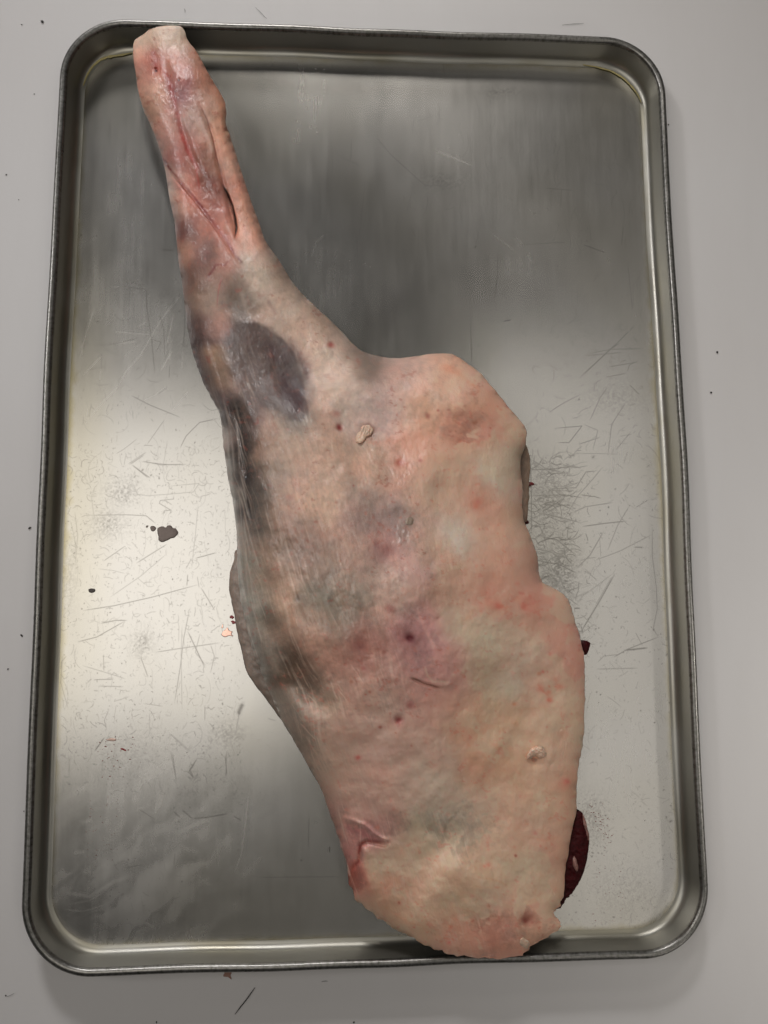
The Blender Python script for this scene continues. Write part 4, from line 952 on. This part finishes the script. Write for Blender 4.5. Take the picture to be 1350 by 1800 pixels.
def circ(x, y, r, n=12, s=1, e=1.0, rot=0):
    R = np.random.RandomState(s); out = []
    for k in range(n):
        a = 2 * math.pi * k / n; q = r * (1 + .22 * R.randn())
        u, v = q * math.cos(a) * e, q * math.sin(a)
        out.append((x + u * math.cos(rot) - v * math.sin(rot), y + u * math.sin(rot) + v * math.cos(rot)))
    return out
brown = flat_m('dried_brown_juice', (.17, .135, .12), .4, .25, .3)
T5 = lambda p: [(60 + x / 3, 800 + y / 3) for x, y in p]
drip('juice_drip', T5([(655,385),(680,375),(695,380),(705,370),(722,372),(732,382),(745,385),(752,395),(760,408),(750,425),(738,436),(722,440),(705,450),(690,455),(672,458),(658,448),(656,430),(650,412)]), Z_FLOOR, .45, brown,
     'largest greyish brown drip dried on the tray left of the thigh', 'drip', 'brown drips dried on the tray')
drip('juice_drip', T5([(612,378),(625,372),(638,378),(642,390),(630,402),(618,398)]), Z_FLOOR, .35, brown, 'small brown drip touching the left side of the largest brown drip', 'drip', 'brown drips dried on the tray', 2, wob=.3)
drip('juice_drip', T5([(590,373),(598,370),(602,377),(596,383),(590,380)]), Z_FLOOR, .3, brown, 'tiniest brown drip at the far left of the cluster beside the thigh', 'drip', 'brown drips dried on the tray', 3, wob=.3)
drip('juice_drip', T5([(286,710),(296,704),(308,703),(320,706),(323,716),(316,724),(302,727),(290,722)]), Z_FLOOR, .4, flat_m('dark_brown_juice', (.05, .035, .03), .4), 'small near-black brown drip near the tray left side below the big drip', 'drip', 'brown drips dried on the tray', 4, wob=.5)
red = flat_m('wet_blood', (.25, .008, .012), .12, .2)
drip('blood_drop', circ(407, 1085, 3.6, 10, 3), Z_FLOOR, .5, red, 'single round bright red blood drop beside the grey flap edge', 'blood drop', wob=.2)
drip('blood_smear', [(389,1116),(391,1110),(396,1107),(400,1103),(404,1108),(409,1110),(407,1115),(410,1119),(402,1118),(396,1120)], Z_FLOOR, .12, flat_m('thin_blood', (.90, .58, .48), .25, .1, .95), 'pale orange red blood smear just below the round red drop', 'blood smear', seed=6, wob=.9)
drip('blood_smear', circ(391, 1101, 3.2, 8, 6, .7, .5), Z_FLOOR, .12, bpy.data.materials['thin_blood'], 'tiny pale orange blood fleck above the larger orange smear', 'blood smear', seed=7, wob=.6)
drip('blood_smear', circ(410, 1094, 3, 8, 6, 1.6, -.2), Z_FLOOR, .2, red, 'thin dark red blood streak between the round drop and the flap', 'blood smear', seed=8, wob=.6)
drip('blood_smear', T5([(455,1546),(468,1545),(486,1556),(484,1562),(470,1556),(458,1552)]), Z_FLOOR, .2, red, 'largest short red blood streak among the specks at the lower left', 'blood smear', seed=8, wob=.3)
drip('blood_smear', T5([(375,1500),(410,1492),(435,1500),(425,1508),(395,1506)]), Z_FLOOR, .1, flat_m('stale_blood', (.50, .36, .31), .3, .1, .9), 'faint pinkish brown blood smear above the red specks at lower left', 'blood smear', seed=9, wob=.6)
drip('juice_drip', circ(400, 1712, 7, 12, 5, 1.05), .0004, .15, flat_m('pink_juice', (.30, .17, .13), .35, .1), 'dull pink juice spot on the white table against the lower tray rim', 'drip', seed=5, wob=.5)

# specks of blood too many and too small to pick apart
bm = bmesh.new()
spots = []
for k in range(70):
    x = 205 + rng.randn() * 24; y = 1322 + rng.randn() * 32
    if 170 < x < 262 and 1295 < y < 1410: spots.append((x, y, .5 + rng.rand() ** 2 * 1.1))
for k in range(45):
    spots.append((150 + rng.rand() * 60, 1395 + rng.rand() * 120, .45 + .4 * rng.rand()))
for k in range(60):
    t = rng.rand(); spots.append((1032 + 40 * t + rng.randn() * 6, 1415 + 60 * t + rng.randn() * 12, .5 + .7 * rng.rand()))
for k in range(40): spots.append((1040 + 60 * rng.rand(), 1500 + 130 * rng.rand(), .5 + .4 * rng.rand()))
for x, y, r in spots:
    c = un(x, y, Z_FLOOR); r *= .00042; a0 = rng.rand() * 6; el = 1 + rng.rand()
    ring = [bm.verts.new((c[0] + r * el * math.cos(a0 + i * 1.047), c[1] + r * math.sin(a0 + i * 1.047), Z_FLOOR - .0001)) for i in range(6)]
    t = bm.verts.new((c[0], c[1], Z_FLOOR + .00022))
    for i in range(6): bm.faces.new((ring[i], ring[(i + 1) % 6], t))
me = bpy.data.meshes.new('blood_specks'); bm.to_mesh(me); bm.free(); shade(me)
put(link('blood_specks', me, flat_m('speck_blood', (.16, .03, .02), .25, .3)), 'scatter of tiny dark red blood specks on the scratched tray bottom', 'blood specks', kind='stuff')

# hairs and crumbs on the white table
hair_m = flat_m('dark_hair', (.018, .015, .013), .5)
def hair(pts, r_mm, label, z=.0004, name='hair', cat='hair', group=None):
    P = [un(x, y, z + r_mm / 1000) for x, y in pts]
    cu = bpy.data.curves.new(name, 'CURVE'); cu.dimensions = '3D'; cu.bevel_depth = r_mm / 1000; cu.bevel_resolution = 2; cu.use_fill_caps = True
    sp = cu.splines.new('NURBS'); sp.points.add(len(P) - 1); sp.order_u = 3; sp.use_endpoint_u = True
    for k, p in enumerate(P):
        e = min(k, len(P) - 1 - k)
        sp.points[k].co = (*(p - P[0]), 1); sp.points[k].radius = .45 if e == 0 else 1
    o = bpy.data.objects.new(name, cu); COL.objects.link(o); o.location = P[0]
    dg = bpy.context.evaluated_depsgraph_get(); me = bpy.data.meshes.new_from_object(o.evaluated_get(dg))
    bpy.data.objects.remove(o); shade(me)
    if not me.materials: me.materials.append(hair_m)
    else: me.materials[0] = hair_m
    o = bpy.data.objects.new(name, me); COL.objects.link(o); o.location = P[0]
    return put(o, label, cat, group)
GH = 'short dark hairs and marks lying on the white table'
hair([(448,1736),(441,1746),(431,1760),(421,1772),(413,1783)], .34, 'longest straight black hair on the table just below the tray', group=GH)
hair([(449,13),(457,20),(463,27),(469,33)], .14, 'thin dark hair on the table above the middle of the top rim', group=GH)
hair([(988,44),(1005,42),(1026,41)], .16, 'faint straight grey hair on the table above the right part of the top rim', group=GH)
hair([(12,1752),(16,1751),(25,1746)], .14, 'thin curled hair on the table at the bottom left corner', group=GH)
hair([(565,1726),(570,1724),(576,1725)], .18, 'very short dark hair lying right of the long black one below the tray', group=GH)
hair([(324,15),(326,19),(325,22)], .2, 'tiny dark hair on the table above the end of the shank', group=GH)
crumb_m = flat_m('dark_crumb', (.02, .017, .014), .6)
def crumb(x, y, r, label, el=1.0, rot=0, seed=1):
    R = np.random.RandomState(seed); bm = bmesh.new(); bmesh.ops.create_icosphere(bm, subdivisions=2, radius=1)
    for v in bm.verts: v.co *= 1 + .2 * R.randn() * .7
    for v in bm.verts:
        a, b = v.co.x * el, v.co.y
        v.co = (r * .00042 * (a * math.cos(rot) - b * math.sin(rot)), r * .00042 * (a * math.sin(rot) + b * math.cos(rot)), r * .0002 * v.co.z)
    me = bpy.data.meshes.new('crumb'); bm.to_mesh(me); bm.free(); shade(me)
    o = link('crumb', me, crumb_m); o.location = un(x, y, .0001 + r * .00018)
    return put(o, label, 'crumb', 'dark crumbs scattered on the white table')
for x, y, r, el, rot, lab in [(74, 38, 2.6, 1.5, -.8, 'largest black crumb on the table at the top left corner'), (1261, 619, 2.4, 1, 0, 'upper of two round dark crumbs right of the tray'), (1250, 690, 2.2, 1, 0, 'lower of two round dark crumbs right of the tray'),
                              (11, 307, 1.6, 1, 0, 'small dark crumb at the upper part of the left table edge'), (33, 351, 1.3, .8, 0, 'pale small crumb between the left photo edge and the tray'), (52, 928, 2.0, 1.6, .6, 'dark crumb lying close to the left tray rim at mid height'),
                              (38, 1117, 1.8, 1.8, -.7, 'slanted dark crumb left of the rim beside the bright tray area'), (14, 1176, 1.6, 1, 0, 'round dark crumb left of the tray near its lower third'), (10, 1750, 1.4, 1, 0, 'faint crumb at the bottom left corner of the table'),
                              (38, 43, 1.2, 1, 0, 'tiny brown crumb left of the largest black crumb'), (275, 1797, 2.2, .6, 0, 'dark crumb cut by the bottom photo edge'), (622, 1797, 1.7, 1, 0, 'dark crumb below the middle of the tray at the bottom edge'),
                              (1175, 219, 1.6, 1.2, 0, 'dark crumb touching the outer right rim near the top corner'), (60, 165, 1.2, 1, .3, 'faint crumb on the table left of the top left tray corner'), (42, 1426, 1.6, .5, .1, 'dark sliver beside the left rim near the lower tray corner')]:
    crumb(x, y, r * .78, lab, el, rot, int(x) % 97)

# baked-on grease lying along the foot of the wall in two corners
def bead(pts, w, h, mat, seed):
    P = un(np.array(pts, float)[:, 0], np.array(pts, float)[:, 1], np.full(len(pts), Z_FLOOR + .0012))
    t = np.linspace(0, 1, len(P)); tt = np.linspace(0, 1, 90)
    C0 = np.stack([np.interp(tt, t, P[:, i]) for i in range(3)], -1)
    k = np.ones(7) / 7
    C1 = C0.copy()
    for i in range(3): C1[3:-3, i] = np.convolve(C0[:, i], k, 'valid')
    d = np.gradient(C1, axis=0); d /= np.linalg.norm(d, axis=1)[:, None]; nn = np.c_[-d[:, 1], d[:, 0]]
    R = np.random.RandomState(seed); ww = w * (.5 + .5 * np.abs(fbm(tt * 14, tt * 0, 3, seed)) + .2 * R.rand(len(tt))) * np.sin(np.pi * np.clip(tt, .02, .98)) ** .3
    V = []; F = []
    A_ = np.linspace(0, math.pi, 7)
    for i in range(len(C1)):
        for a in A_: V.append((C1[i, 0] + nn[i, 0] * ww[i] * math.cos(a), C1[i, 1] + nn[i, 1] * ww[i] * math.cos(a), C1[i, 2] - .0006 + h * math.sin(a) * (.6 + .5 * R.rand())))
    for i in range(len(C1) - 1):
        for j in range(6): F.append((i * 7 + j, i * 7 + j + 1, (i + 1) * 7 + j + 1, (i + 1) * 7 + j))
    return link('grease_residue', mesh_np('grease_residue', V, F), mat, tray)
gm = flat_m('yellow_grease', (.58, .50, .22), .4, .35)
bead([(146,150),(152,132),(162,116),(176,104),(190,99),(205,97),(218,95),(232,92)], .0013, .0007, gm, 1)
bead([(1025,113),(1050,117),(1075,124),(1096,136),(1112,152),(1122,166),(1128,180)], .0010, .0006, gm, 2)
